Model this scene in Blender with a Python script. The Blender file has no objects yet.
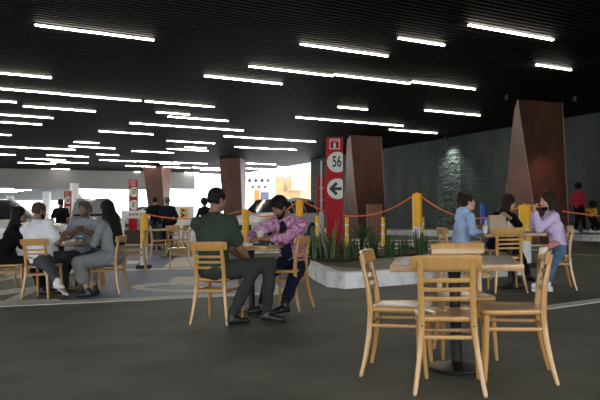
import bpy, bmesh, math, random
import numpy as np
from mathutils import Vector, Matrix, Quaternion

random.seed(7)
C = bpy.context.scene.collection
R = math.radians
PI = math.pi

# ------------------------------------------------------------------ camera
F = 680.0
CAM_H = 1.05
PITCH = math.atan(21.0 / F)
cam_d = bpy.data.cameras.new('camera')
cam_d.sensor_width = 36.0
cam_d.lens = F / 600.0 * 36.0
cam_d.clip_end = 400
cam = bpy.data.objects.new('camera', cam_d)
C.objects.link(cam)
cam.location = (0, 0, CAM_H)
cam.rotation_euler = (PI / 2 + PITCH, 0, 0)
bpy.context.scene.camera = cam

# ------------------------------------------------------------------ sky, exposure
world = bpy.data.worlds.new('overcast_sky')
bpy.context.scene.world = world
world.use_nodes = True
bg = world.node_tree.nodes['Background']
bg.inputs['Color'].default_value = (0.93, 0.97, 1.0, 1)
bg.inputs['Strength'].default_value = 3.2
vs = bpy.context.scene.view_settings
vs.view_transform = 'Standard'
vs.look = 'None'
vs.exposure = 0.42
vs.gamma = 1.0
vs.use_curve_mapping = False
STRIP = 27.0          # emission of the ceiling strip lights

# ------------------------------------------------------------------ grid of the building
TH = R(28)
E1 = Vector((math.cos(TH), math.sin(TH), 0))      # along the light rows
E2 = Vector((-math.sin(TH), math.cos(TH), 0))     # across them, away from the camera
SLOPE = 0.03
NRM = Vector((-SLOPE * E1.x, -SLOPE * E1.y, 1)).normalized()
TILT = Vector((0, 0, 1)).rotation_difference(NRM)
CEIL = 4.6

def gz(x, y):
    return SLOPE * (x * E1.x + y * E1.y - 3.0)

def ST(s, t, z=0.0):
    p = E1 * s + E2 * t
    return Vector((p.x, p.y, z))

def ray(px, py):
    v = Vector(((px - 300) / F, 1.0, (200 - py) / F))
    c, s = math.cos(PITCH), math.sin(PITCH)
    return Vector((v.x, v.y * c - v.z * s, v.y * s + v.z * c))

def atY(px, py, Y):
    d = ray(px, py)
    return Vector((0, 0, CAM_H)) + d * (Y / d.y)

def atZ(px, py, z):
    d = ray(px, py)
    return Vector((0, 0, CAM_H)) + d * ((z - CAM_H) / d.z)

def G(px, py, dz=0.0):
    """point on the tilted floor seen at a place of the photograph"""
    d = ray(px, py)
    # CAM_H + k d.z = SLOPE*(k (d.E1) - 3) + dz
    k = (SLOPE * -3.0 + dz - CAM_H) / (d.z - SLOPE * (d.x * E1.x + d.y * E1.y))
    return Vector((0, 0, CAM_H)) + d * k

def onf(x, y, dz=0.0):
    return Vector((x, y, gz(x, y) + dz))

# ------------------------------------------------------------------ materials
def mat(name, col, rough=0.6, metal=0.0, var=0.0, scale=8.0, bump=0.0, bscale=None, stretch=None, col2=None,
        spec=0.5, coat=0.0, detail=4.0, trans=0.0, alpha=1.0, ramp=(0.35, 0.65), objvar=0.0):
    m = bpy.data.materials.new(name)
    m.use_nodes = True
    nt = m.node_tree
    b = nt.nodes['Principled BSDF']
    b.inputs['Roughness'].default_value = rough
    b.inputs['Metallic'].default_value = metal
    b.inputs['Specular IOR Level'].default_value = spec
    b.inputs['Coat Weight'].default_value = coat
    b.inputs['Coat Roughness'].default_value = 0.15
    b.inputs['Transmission Weight'].default_value = trans
    b.inputs['Alpha'].default_value = alpha
    c = (col[0], col[1], col[2], 1)
    b.inputs['Base Color'].default_value = c
    tc = nt.nodes.new('ShaderNodeTexCoord')
    mp = nt.nodes.new('ShaderNodeMapping')
    nt.links.new(tc.outputs['Object'], mp.inputs['Vector'])
    if stretch:
        mp.inputs['Scale'].default_value = stretch
    if var > 0 or col2:
        n = nt.nodes.new('ShaderNodeTexNoise')
        n.inputs['Scale'].default_value = scale
        n.inputs['Detail'].default_value = detail
        nt.links.new(mp.outputs['Vector'], n.inputs['Vector'])
        r = nt.nodes.new('ShaderNodeValToRGB')
        r.color_ramp.elements[0].position = ramp[0]
        r.color_ramp.elements[1].position = ramp[1]
        if col2:
            c2 = col2
        else:
            c2 = [min(1, x * (1 + var)) for x in col]
            c = tuple(x * (1 - var) for x in col) + (1,)
        r.color_ramp.elements[0].color = c
        r.color_ramp.elements[1].color = (c2[0], c2[1], c2[2], 1)
        nt.links.new(n.outputs['Fac'], r.inputs['Fac'])
        out = r.outputs['Color']
        if objvar > 0:
            oi = nt.nodes.new('ShaderNodeObjectInfo')
            hv = nt.nodes.new('ShaderNodeHueSaturation')
            mr = nt.nodes.new('ShaderNodeMapRange')
            mr.inputs['To Min'].default_value = 1 - objvar
            mr.inputs['To Max'].default_value = 1 + objvar
            nt.links.new(oi.outputs['Random'], mr.inputs['Value'])
            nt.links.new(mr.outputs['Result'], hv.inputs['Value'])
            nt.links.new(out, hv.inputs['Color'])
            out = hv.outputs['Color']
        nt.links.new(out, b.inputs['Base Color'])
    if bump > 0:
        n2 = nt.nodes.new('ShaderNodeTexNoise')
        n2.inputs['Scale'].default_value = bscale or scale * 4
        n2.inputs['Detail'].default_value = 5
        nt.links.new(mp.outputs['Vector'], n2.inputs['Vector'])
        bp = nt.nodes.new('ShaderNodeBump')
        bp.inputs['Strength'].default_value = bump
        bp.inputs['Distance'].default_value = 0.02
        nt.links.new(n2.outputs['Fac'], bp.inputs['Height'])
        nt.links.new(bp.outputs['Normal'], b.inputs['Normal'])
    return m

def emis(name, col, strength):
    m = bpy.data.materials.new(name)
    m.use_nodes = True
    b = m.node_tree.nodes['Principled BSDF']
    b.inputs['Base Color'].default_value = (0.8, 0.8, 0.8, 1)
    b.inputs['Emission Color'].default_value = (col[0], col[1], col[2], 1)
    b.inputs['Emission Strength'].default_value = strength
    return m

def srgb(r, g, b):
    return tuple(((v / 255 + 0.055) / 1.055) ** 2.4 if v > 10 else v / 255 / 12.92 for v in (r, g, b))

M = {}
M['wood'] = mat('blond_beech', (0.53, 0.285, 0.085), 0.28, var=0.07, scale=5, stretch=(5, 5, 0.8), coat=0.7, objvar=0.04)
M['edge_wood'] = mat('oiled_table_edge_wood', (0.52, 0.30, 0.13), 0.35, var=0.3, scale=6, stretch=(1, 6, 6), coat=0.3)
M['laminate'] = mat('grey_stone_laminate', (0.36, 0.35, 0.29), 0.3, var=0.12, scale=60, detail=6)
M['black_metal'] = mat('black_cast_iron', (0.012, 0.012, 0.012), 0.38, metal=0.2, bump=0.05, scale=40, var=0.2)
M['dark'] = mat('black_rubber', (0.01, 0.01, 0.01), 0.7)
M['white_paint'] = mat('worn_white_road_paint', (0.55, 0.56, 0.49), 0.6, col2=(0.80, 0.80, 0.72), scale=5, ramp=(0.3, 0.7))
M['blue_paint'] = mat('worn_blue_floor_paint', (0.085, 0.125, 0.26), 0.5, col2=(0.16, 0.21, 0.36), scale=2.5, detail=8, ramp=(0.35, 0.7))
M['kerb'] = mat('whitewashed_concrete_kerb', (0.64, 0.65, 0.63), 0.8, col2=(0.88, 0.88, 0.87), scale=4.5, detail=9, bump=0.7, bscale=14, ramp=(0.3, 0.55))
M['concrete'] = mat('grey_concrete', (0.33, 0.315, 0.265), 0.85, var=0.2, scale=2.0, detail=8, bump=0.2, bscale=20)
M['soil'] = mat('dark_planting_soil', (0.035, 0.027, 0.018), 0.95, var=0.5, scale=25, bump=0.8, bscale=40)
M['white'] = mat('white_enamel', (0.78, 0.78, 0.77), 0.45, var=0.03, scale=3)
M['yellow'] = mat('yellow_enamel', (0.90, 0.47, 0.02), 0.4, var=0.06, scale=5)
M['red'] = mat('red_sign_enamel', (0.40, 0.008, 0.016), 0.6, var=0.05, scale=4, spec=0.25)
M['black'] = mat('black_print', (0.01, 0.01, 0.01), 0.5)
M['orange'] = mat('orange_rope', (0.85, 0.19, 0.03), 0.6)
M['steel'] = mat('brushed_grey_steel', (0.35, 0.35, 0.34), 0.4, metal=0.6, var=0.05)
# ------------------------------------------------------------------ mesh helpers
class MB:
    def __init__(self):
        self.v = []
        self.f = []
    def add(self, vs_, fs_):
        o = len(self.v)
        self.v += [tuple(p) for p in vs_]
        self.f += [tuple(i + o for i in f) for f in fs_]
        return self
    def box(self, c, d, rot=None):
        x, y, z = d[0] / 2, d[1] / 2, d[2] / 2
        p = [Vector((sx * x, sy * y, sz * z)) for sz in (-1, 1) for sy in (-1, 1) for sx in (-1, 1)]
        if rot is not None:
            p = [rot @ q for q in p]
        c = Vector(c)
        return self.add([q + c for q in p], [(0, 2, 3, 1), (4, 5, 7, 6), (0, 1, 5, 4), (2, 6, 7, 3), (0, 4, 6, 2), (1, 3, 7, 5)])
    def sweep(self, pts, prof, up=Vector((0, 0, 1)), scales=None, caps=True):
        """prof: 2d points; the profile's x runs along side = up x tangent"""
        pts = [Vector(p) for p in pts]
        n, k = len(pts), len(prof)
        vs_ = []
        for i, p in enumerate(pts):
            t = (pts[min(i + 1, n - 1)] - pts[max(i - 1, 0)]).normalized()
            u = up if abs(t.dot(up)) < 0.98 else Vector((0, 1, 0))
            a = u.cross(t).normalized()
            b = t.cross(a).normalized()
            sc = scales[i] if scales else (1, 1)
            if not hasattr(sc, '__len__'):
                sc = (sc, sc)
            vs_ += [p + a * q[0] * sc[0] + b * q[1] * sc[1] for q in prof]
        fs_ = []
        for i in range(n - 1):
            for j in range(k):
                a0, a1 = i * k + j, i * k + (j + 1) % k
                fs_.append((a0, a1, a1 + k, a0 + k))
        if caps:
            fs_.append(tuple(range(k))[::-1])
            fs_.append(tuple((n - 1) * k + j for j in range(k)))
        return self.add(vs_, fs_)
    def tube(self, pts, r, n=12, caps=True):
        rr = r if hasattr(r, '__len__') else [r] * len(pts)
        return self.sweep(pts, [(math.cos(2 * PI * j / n), math.sin(2 * PI * j / n)) for j in range(n)], scales=rr, caps=caps)
    def lathe(self, prof, n=32, c=(0, 0, 0)):
        """prof: (r, z) from the bottom up"""
        c = Vector(c)
        k = len(prof)
        vs_ = [c + Vector((r * math.cos(2 * PI * j / n), r * math.sin(2 * PI * j / n), z)) for j in range(n) for r, z in prof]
        fs_ = [(j * k + i, ((j + 1) % n) * k + i, ((j + 1) % n) * k + i + 1, j * k + i + 1) for j in range(n) for i in range(k - 1)]
        self.add(vs_, fs_)
        o = len(self.v) - n * k
        self.f.append(tuple(o + j * k for j in range(n))[::-1])
        self.f.append(tuple(o + j * k + k - 1 for j in range(n)))
        return self
    def prism(self, poly, z0, z1):
        n = len(poly)
        vs_ = [(p[0], p[1], z0 if not callable(z0) else z0(p)) for p in poly] + [(p[0], p[1], z1 if not callable(z1) else z1(p)) for p in poly]
        return self.add(vs_, [tuple(range(n))[::-1], tuple(range(n, 2 * n))] + [(i, (i + 1) % n, n + (i + 1) % n, n + i) for i in range(n)])
    def build(self, name, m, parent=None, bevel=0.0, seg=2, smooth=True, angle=40):
        me = bpy.data.meshes.new(name)
        me.from_pydata(self.v, [], self.f)
        bm = bmesh.new()
        bm.from_mesh(me)
        if bevel > 0:
            ed = [e for e in bm.edges if len(e.link_faces) == 2 and e.calc_face_angle(0) > R(30)]
            bmesh.ops.bevel(bm, geom=ed, offset=bevel, segments=seg, profile=0.6, affect='EDGES', clamp_overlap=True)
        bmesh.ops.recalc_face_normals(bm, faces=bm.faces)
        for f in bm.faces:
            f.smooth = smooth
        if smooth:
            for e in bm.edges:
                e.smooth = not (len(e.link_faces) == 2 and e.calc_face_angle(0) > R(angle))
        bm.to_mesh(me)
        bm.free()
        return obj(name, me, m, parent)

def obj(name, me, m, parent=None):
    if isinstance(m, (list, tuple)):
        for x in m:
            me.materials.append(x)
    elif m:
        me.materials.append(m)
    o = bpy.data.objects.new(name, me)
    C.objects.link(o)
    if parent:
        o.parent = parent
    return o

def rrect(w, h, r=0.3, n=3):
    """rounded rectangle profile"""
    q = min(w, h) * r
    out = []
    for cx, cy, a0 in ((w / 2 - q, h / 2 - q, 0), (-w / 2 + q, h / 2 - q, 90), (-w / 2 + q, -h / 2 + q, 180), (w / 2 - q, -h / 2 + q, 270)):
        for i in range(n):
            a = R(a0 + 90 * i / (n - 1))
            out.append((cx + q * math.cos(a), cy + q * math.sin(a)))
    return out

def curve_pts(ctrl, n=16):
    """catmull-rom through ctrl"""
    P_ = [Vector(c) for c in ctrl]
    P_ = [P_[0] * 2 - P_[1]] + P_ + [P_[-1] * 2 - P_[-2]]
    out = []
    m_ = len(P_) - 3
    for i in range(m_):
        for j in range(n // m_ + 1 if i == m_ - 1 else n // m_):
            t = j / (n // m_)
            a, b, c, d = P_[i:i + 4]
            out.append(0.5 * ((2 * b) + (c - a) * t + (2 * a - 5 * b + 4 * c - d) * t * t + (3 * b - 3 * c + d - a) * t ** 3))
    return out

def tag(o, label=None, cat=None, group=None, kind=None):
    if label: o['label'] = label
    if cat: o['category'] = cat
    if group: o['group'] = group
    if kind: o['kind'] = kind
    return o

def thing(name, label, cat, loc=(0, 0, 0), rotz=0.0, group=None, tilt=True):
    o = bpy.data.objects.new(name, None)
    o.empty_display_size = 0.1
    C.objects.link(o)
    place(o, loc, rotz, tilt)
    return tag(o, label, cat, group)

def place(o, loc, rotz=0.0, tilt=True):
    o.rotation_mode = 'QUATERNION'
    q = Quaternion((0, 0, 1), rotz)
    o.rotation_quaternion = (TILT @ q) if tilt else q
    o.location = loc

def head(deg):
    """rotation that turns local +Y to a compass heading, clockwise from the viewing direction"""
    return -R(deg)

def dup(root, loc, rotz, label=None, cat=None, group=None, tilt=True):
    r = root.copy()
    C.objects.link(r)
    place(r, loc, rotz, tilt)
    if label: r['label'] = label
    if group: r['group'] = group
    for ch in list(root.children):
        c = ch.copy(); C.objects.link(c); c.parent = r
        for g_ in ch.children:
            d = g_.copy(); C.objects.link(d); d.parent = c
    return r

def text(name, s, size, m, parent=None, loc=(0, 0, 0), rot=None, bold=0.0, sx=1.0, depth=0.003, label=None):
    cu = bpy.data.curves.new(name, 'FONT')
    cu.body = s
    cu.size = size
    cu.align_x = 'CENTER'
    cu.align_y = 'CENTER'
    cu.extrude = depth
    cu.offset = bold
    cu.materials.append(m)
    o = bpy.data.objects.new(name, cu)
    C.objects.link(o)
    o.parent = parent
    o.location = loc
    o.rotation_euler = rot or (PI / 2, 0, 0)
    o.scale = (sx, 1, 1)
    bpy.context.view_layer.update()
    me = bpy.data.meshes.new_from_object(o.evaluated_get(bpy.context.evaluated_depsgraph_get()))
    me.name = name
    n_ = bpy.data.objects.new(name, me)
    C.objects.link(n_)
    n_.parent, n_.location, n_.rotation_euler, n_.scale = parent, loc, rot or (PI / 2, 0, 0), (sx, 1, 1)
    bpy.data.objects.remove(o)
    bpy.data.curves.remove(cu)
    n_.name = name
    if label: n_['label'] = label
    return n_

# ------------------------------------------------------------------ the shell
def struct(name, mb, m, **k):
    o = mb.build(name, m, None, **k)
    o['kind'] = 'structure'
    return o

# asphalt floor: one big sloping slab
def slab_poly(pts, top, thick, m, name, **k):
    mb = MB().prism([(p.x, p.y) for p in pts], lambda p: gz(*p) + top - thick, lambda p: gz(*p) + top)
    return struct(name, mb, m, smooth=False, **k)

m_asph = mat('dark_worn_asphalt', (0.074, 0.077, 0.060), 0.66, col2=(0.148, 0.152, 0.122), scale=1.4, detail=10, bump=0.3, bscale=60, ramp=(0.3, 0.7))
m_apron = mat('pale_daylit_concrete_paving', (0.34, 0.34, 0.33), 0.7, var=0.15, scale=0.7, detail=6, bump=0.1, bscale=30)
slab_poly([ST(-60, -30), ST(20, -30), ST(20, 27.5), ST(-60, 27.5)], 0, 0.3, m_asph, 'floor')
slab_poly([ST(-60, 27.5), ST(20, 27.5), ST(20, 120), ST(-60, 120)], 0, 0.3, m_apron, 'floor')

# dark slatted ceiling
m_slat = mat('dark_ceiling_slats', (0.006, 0.0052, 0.0048), 0.6, var=0.7, scale=1.6, stretch=(0.5, 2, 1), spec=0.15)
m_void = mat('black_ceiling_void', (0.006, 0.006, 0.006), 0.9)
S0, S1, T0, T1 = -34.0, 20.0, -7.0, 50.0
mb = MB()
rotg = Matrix.Rotation(TH, 3, 'Z')
t = T0
while t < T1:
    mb.box(ST((S0 + S1) / 2, t, CEIL + 0.03), (S1 - S0, 0.085, 0.06), rotg)
    t += 0.15
ceiling = struct('ceiling', mb, m_slat, smooth=False)
tag(MB().box(ST((S0 + S1) / 2, (T0 + T1) / 2, CEIL + 0.25), (S1 - S0, T1 - T0, 0.3), rotg).build('ceiling', m_void, None, smooth=False), kind='structure')

# rough dark board-marked wall on the right
def wall_material():
    m = mat('dark_board_marked_concrete', (0.036, 0.051, 0.045), 0.6, var=0.4, scale=1.3, detail=9, stretch=(1, 1, 0.35))
    nt = m.node_tree
    b = nt.nodes['Principled BSDF']
    tc = nt.nodes.new('ShaderNodeTexCoord')
    mp = nt.nodes.new('ShaderNodeMapping'); mp.inputs['Scale'].default_value = (0.6, 0.6, 6)
    n = nt.nodes.new('ShaderNodeTexNoise'); n.inputs['Scale'].default_value = 2.4; n.inputs['Detail'].default_value = 8
    nt.links.new(tc.outputs['Object'], mp.inputs['Vector']); nt.links.new(mp.outputs['Vector'], n.inputs['Vector'])
    bp = nt.nodes.new('ShaderNodeBump'); bp.inputs['Strength'].default_value = 0.8; bp.inputs['Distance'].default_value = 0.08
    nt.links.new(n.outputs['Fac'], bp.inputs['Height']); nt.links.new(bp.outputs['Normal'], b.inputs['Normal'])
    return m
m_wall = wall_material()
def wall_panel(t0, t1, s_face, name='wall_right', m=m_wall, z0=-1, z1=CEIL + 0.1):
    mb = MB()
    c = ST(s_face + 0.4, (t0 + t1) / 2, (z0 + z1) / 2)
    mb.box(c, (0.8, t1 - t0, z1 - z0), rotg)
    return struct(name, mb, m, smooth=False)
# panels step in and out along the wall; t is where the joints sit
joints = [(-30, 6, 19.4), (6, 14.3, 19.15), (14.3, 21.7, 19.05), (21.7, 26.5, 19.2), (26.5, 30.5, 19.28), (30.5, 34.6, 19.1)]
for a, b_, s_ in joints:
    wall_panel(a, b_, s_)
def rough_material():
    m = mat('hacked_rough_concrete', (0.06, 0.078, 0.068), 0.7, var=0.4, scale=4, detail=9)
    nt = m.node_tree
    b = nt.nodes['Principled BSDF']
    tc = nt.nodes.new('ShaderNodeTexCoord')
    mp = nt.nodes.new('ShaderNodeMapping'); mp.inputs['Scale'].default_value = (1, 1, 1.8)
    n = nt.nodes.new('ShaderNodeTexNoise'); n.inputs['Scale'].default_value = 3.2; n.inputs['Detail'].default_value = 5
    nt.links.new(tc.outputs['Object'], mp.inputs['Vector']); nt.links.new(mp.outputs['Vector'], n.inputs['Vector'])
    bp = nt.nodes.new('ShaderNodeBump'); bp.inputs['Strength'].default_value = 1.0; bp.inputs['Distance'].default_value = 0.35
    nt.links.new(n.outputs['Fac'], bp.inputs['Height']); nt.links.new(bp.outputs['Normal'], b.inputs['Normal'])
    return m
wall_panel(21.7, 23.3, 19.16, 'wall_right', rough_material())
# raised pavement with its white kerb along the wall
KS = 17.55
def strip_st(s0, s1, t0, t1, h0, h1, m, name='trim_1', kind='structure', bevel=0.0):
    pts = [ST(s0, t0), ST(s1, t0), ST(s1, t1), ST(s0, t1)]
    mb = MB().prism([(p.x, p.y) for p in pts], lambda p: gz(*p) + h0, lambda p: gz(*p) + h1)
    return tag(mb.build(name, m, None, bevel=bevel, smooth=False), kind=kind)
strip_st(KS + 0.2, 19.5, -30, 34, -0.2, 0.19, M['concrete'], 'floor')
strip_st(KS, KS + 0.2, -30, 34, -0.2, 0.2, M['kerb'], 'trim_1')

# front fascia beam where the slatted ceiling ends, deeper garage ceiling behind it
m_beam = mat('pale_grey_painted_beam', (0.30, 0.30, 0.29), 0.7, var=0.05, scale=0.5)
m_gar = mat('grey_garage_soffit', (0.30, 0.31, 0.32), 0.7, var=0.08, scale=0.5)
bl, br = atY(-60, 180, 44.6), atY(205, 180, 50.0)
def beam_between(a, b, z0, z1, th, name, m):
    d = Vector((b.x - a.x, b.y - a.y, 0)); L = d.length
    rot = Matrix.Rotation(math.atan2(d.y, d.x), 3, 'Z')
    c = (a + b) / 2; c.z = (z0 + z1) / 2
    nrm = rot @ Vector((0, 1, 0))
    return struct(name, MB().box(c + nrm * th / 2, (L, th, z1 - z0), rot), m, smooth=False)
wall_z0 = 3.32
beam_between(bl, atY(164, 180, 49.2), wall_z0, CEIL + 0.08, 0.5, 'wall_back', m_beam)
beam_between(atY(171, 180, 49.4), atY(195, 180, 50), 3.40, CEIL + 0.05, 0.3, 'wall_back', m_beam)
# ------------------------------------------------------------------ ceiling strip lights
m_strip = emis('warm_white_diffuser', (1.0, 0.93, 0.80), STRIP)
m_case = mat('grey_light_housing', (0.25, 0.25, 0.24), 0.4)
LL = 2.17
lights_px = [
 (35,24,154,39,0),(-31,69,37,76,0),(-20,86.5,60,93,0),(63,94,142,100,0),(145.5,100.5,214,106.5,0),(23.5,105.5,95,111,0),
 (-60,96,11,101,0),(-17,112.3,53,118,0),(-26,119.5,43,124.5,0),(99,130.6,153,134),(130,122.4,187.4,126.6),(157,111.5,189,114),
 (168,116,228,120.5),(189,126,242,130.5),(-44,131.5,11,135),(-21,145,27.6,147.4),(30,147.2,75.6,149.4),(69,145.8,115,148),
 (74,141.5,99,142.6),(-28,153,15.6,154.5),(26,158,65,160),(18,162.4,55,163.6),(47,154.5,88,156.7),(51,161.4,87.6,163),
 (13,169.2,45.6,170.4),(4,171,36,172),(47.6,170,78.6,171.4),(52,168.4,69,169.2),(97.4,153.7,118,155),(100,159.5,136,161.2),
 (116.6,173.4,144,174.6),(168,140,213.6,143.2),(185,146.6,206,147.8),(167,148.4,208,150.4),(132.4,150.4,173,152.6),
 (138,160.8,172,162.4),(161,163,178,164.2),(174,162,206.6,163.6),(126,165.2,158.4,166.8),(159.4,166.4,190,167.8),
 (193.4,167,225,168.5),(135,171.2,164,172.4),(180.6,173,206,174.4),(185,172.2,198,172.8),(202,169,222,170.2),(208,174,236,175.2),
 (225,135.5,271.5,139),(273,138.8,316,141.2),(235.5,146.3,275.7,148.9),(277,148.2,296,149.5),(246,162.6,274,164.5),
 (279,166.3,307.7,167.9),(240,167.6,268.7,169.1),(269,171.3,295,172.8),(264,174.3,290.7,175.8),(236,172,260.5,173.6),
 (250,65,332,75.5),(204,75.5,283,83),(300,43.5,388.5,55),(398,37.5,445,44),(466,25,556,38),(535.5,64,571.5,69),
 (334.5,73.5,409,83),(410.5,81.5,477,88),(338,106.3,367,109),(297,116.5,351,121.5),(353,121,402,125.5),(426,109.3,478.5,115),(391,128.8,435,133)]
def make_strip(L):
    t_ = thing('ceiling_light', 'long slim white strip light set into the dark slatted ceiling', 'ceiling light', (0, 0, 0), 0, 'strip lights in the slatted ceiling', tilt=False)
    MB().box((0, 0, -0.022), (L, 0.046, 0.026)).build('diffuser', m_strip, t_, bevel=0.01)
    MB().box((0, 0, 0.02), (L + 0.03, 0.075, 0.06)).build('housing', m_case, t_, smooth=False)
    return t_
proto_l = {}
own_label = {(35, 24): 'nearest strip light, alone in the upper left of the ceiling', (466, 25): 'full-length strip light nearest the top right corner', (398, 37.5): 'short strip light between the two long ones at the top',
 (300, 43.5): 'long strip light in the top middle, left of the short one', (250, 65): 'leftmost of the three strip lights in one row, middle of the ceiling', (334.5, 73.5): 'middle one of the three strip lights in one row',
 (410.5, 81.5): 'rightmost of the three strip lights in one row', (204, 75.5): 'strip light just left of and below the row of three', (535.5, 64): 'short strip light at the far right near the steel column',
 (338, 106.3): 'very short strip light above the pair right of centre', (297, 116.5): 'strip light above the red sign 56', (353, 121): 'strip light directly right of the one above the red sign', (426, 109.3): 'strip light alone left of the large steel column',
 (391, 128.8): 'strip light closest to the rough wall, above the tall bollard', (63, 94): 'long strip light in the second row at left, second from the photo edge', (145.5, 100.5): 'third strip light from the left edge in the second row',
 (23.5, 105.5): 'strip light just below the second row at the left', (-31, 69): 'strip light cut by the left edge, highest of those', (-20, 86.5): 'strip light cut by the left edge, beginning the second row'}
for row in lights_px:
    a, b_ = atZ(row[0], row[1], CEIL), atZ(row[2], row[3], CEIL)
    L = (b_ - a).length
    full = L > 1.65 or len(row) == 5
    c = (a + b_) / 2
    key = full
    q = LL if full else 1.12
    if key not in proto_l:
        proto_l[key] = make_strip(q)
        place(proto_l[key], (c.x, c.y, CEIL - 0.0), TH, False)
    else:
        o = dup(proto_l[key], (c.x, c.y, CEIL - 0.0), TH, tilt=False)
        if len(row) == 4:
            o.scale = (L / q, 1, 1)
        o['label'] = 'small distant strip light low in the left half of the slatted ceiling'
        proto_l[row[:2]] = o
for k_, v_ in own_label.items():
    (proto_l[True] if k_ == (35, 24) else proto_l[k_])['label'] = v_
proto_l[False]['label'] = 'short distant strip light low in the left half of the slatted ceiling'
# the same rows carry on over the seats nearer than the frame shows
for (s, t_) in ((-3.2, 9.2), (0.6, 8.1), (4.6, 9.6), (-1.2, 5.4), (3.0, 4.6), (7.0, 6.2), (10.6, 8.6), (1.0, 1.2), (5.2, 2.2), (-3.4, 2.0), (-2.0, -2.5), (3.0, -3.0), (9.5, 3.0)):
    p = ST(s, t_)
    if p.y > 4.5 or p.y < -6: continue
    dup(proto_l[True], (p.x, p.y, CEIL), TH, tilt=False, label='strip light overhead, just outside the top of the photo')

# ------------------------------------------------------------------ twisted steel columns
m_cor = mat('dark_weathered_steel', (0.055, 0.018, 0.011), 0.55, metal=0.15, col2=(0.125, 0.043, 0.023), scale=1.6, detail=9, ramp=(0.3, 0.75), bump=0.08, bscale=30, stretch=(1, 1, 0.5))
m_cor2 = mat('pale_weathered_steel_facet', (0.16, 0.10, 0.085), 0.42, metal=0.45, col2=(0.23, 0.16, 0.14), scale=1.6, detail=8)
def steel_column(name, label, Y, top, bot, depth_top, depth_bot, ytop_px=None, pale_left=True):
    """top / bot: pixel xs of the three edges seen (left, middle, right); depths in metres of left / right edge behind the middle"""
    zt = CEIL + 0.12
    def pt(px, z, dy):
        py = 221 - (z - CAM_H) * F / (Y + dy)
        v = atY(px, py, Y + dy); v.z = z
        return v
    zb = 0.05
    T = [pt(top[0], zt, depth_top[0]), pt(top[1], zt, 0), pt(top[2], zt, depth_top[1])]
    B = [pt(bot[0], zb, depth_bot[0]), pt(bot[1], zb, 0), pt(bot[2], zb, depth_bot[1])]
    def back(Q):
        return Q[0] + Q[2] - Q[1] + Vector((0, 0.25, 0))
    T.append(back(T)); B.append(back(B))
    n = 24
    vs_ = []
    for i in range(n + 1):
        k = i / n
        vs_ += [tuple(B[j] * (1 - k) + T[j] * k) for j in range(4)]
    base = (B[0] + B[2]) / 2
    fs_ = [(i * 4 + j, i * 4 + (j + 1) % 4, (i + 1) * 4 + (j + 1) % 4, (i + 1) * 4 + j) for i in range(n) for j in range(4)]
    fs_ += [(3, 2, 1, 0), tuple(n * 4 + j for j in range(4))]
    me = MB().add([Vector(v) - base for v in vs_], fs_)
    o = me.build(name, m_cor, None, smooth=True, angle=28)
    o.location = base
    # thin rusted edge strips at the folds
    for j in (0, 1, 2):
        MB().tube([Vector(vs_[i * 4 + j]) - base for i in range(n + 1)], 0.018, 6).build('corner_seam', m_cor2, o)
    MB().box((0, 0, 0), (0.01, 0.01, 0.01))
    tag(o, label, 'column')
    return o
steel_column('steel_column', 'massive twisted rust-brown steel column right behind the three seated women', 19.8, (515, 517, 562), (500, 541, 570), (1.6, 0.5), (1.1, 0.7))
steel_column('steel_column', 'twisted rust-brown steel column just right of the red arrow sign', 28.0, (347, 350, 381), (343, 360, 387), (1.6, 0.5), (0.9, 0.7))
steel_column('steel_column', 'dark brown steel column rising behind the heads of the two men', 38.0, (219, 240, 246), (226, 243, 244), (0.6, 1.4), (0.7, 0.8))
steel_column('steel_column', 'curved brown steel column behind the two standing men far left', 44.0, (143, 161, 171), (152, 167, 167.6), (0.6, 1.4), (0.7, 0.8))

# ------------------------------------------------------------------ floor paint
def draped(pts, m, dz=0.004, name='floor_marking'):
    mb = MB().prism([(p.x, p.y) for p in pts], lambda p: gz(*p) - 0.01, lambda p: gz(*p) + dz)
    return tag(mb.build(name, m, None, smooth=False), kind='structure')
def gp(lst):
    return [G(x, y) for x, y in lst]
# blue bay and its long front line
draped(gp([(58, 302.5), (290, 291.5), (299, 284), (299, 268), (299, 254), (60, 256.5), (100, 270), (104, 283)]), M['blue_paint'], 0.003, 'floor_marking_blue_bay')
draped(gp([(-60, 309.8), (-60, 306.0), (296, 291.1), (296, 293.2)]), M['white_paint'], 0.007)
draped(gp([(100, 271.2), (318, 266), (318, 265), (100, 270)]), M['white_paint'], 0.008)
# zigzag hatching left of the bay
for (a, b_, c_, d_) in (((-60, 302), (-60, 297), (60, 284), (70, 287)), ((-60, 288), (-60, 283), (60, 270), (70, 272)), ((-60, 275), (-60, 272), (70, 262), (70, 264)),
                        ((-40, 294), (-30, 294), (46, 262), (38, 262)), ((0, 303), (12, 303), (78, 270), (70, 270)), ((0, 266), (6, 270), (60, 258.5), (55, 256.6))):
    draped(gp([a, b_, c_, d_]), M['white_paint'], 0.006)
# pale paving strip seen under the front row of the hatching
draped(gp([(-60, 305.5), (-60, 303.3), (56, 299.0), (62, 300.6)]), M['white_paint'], 0.0065)
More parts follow.
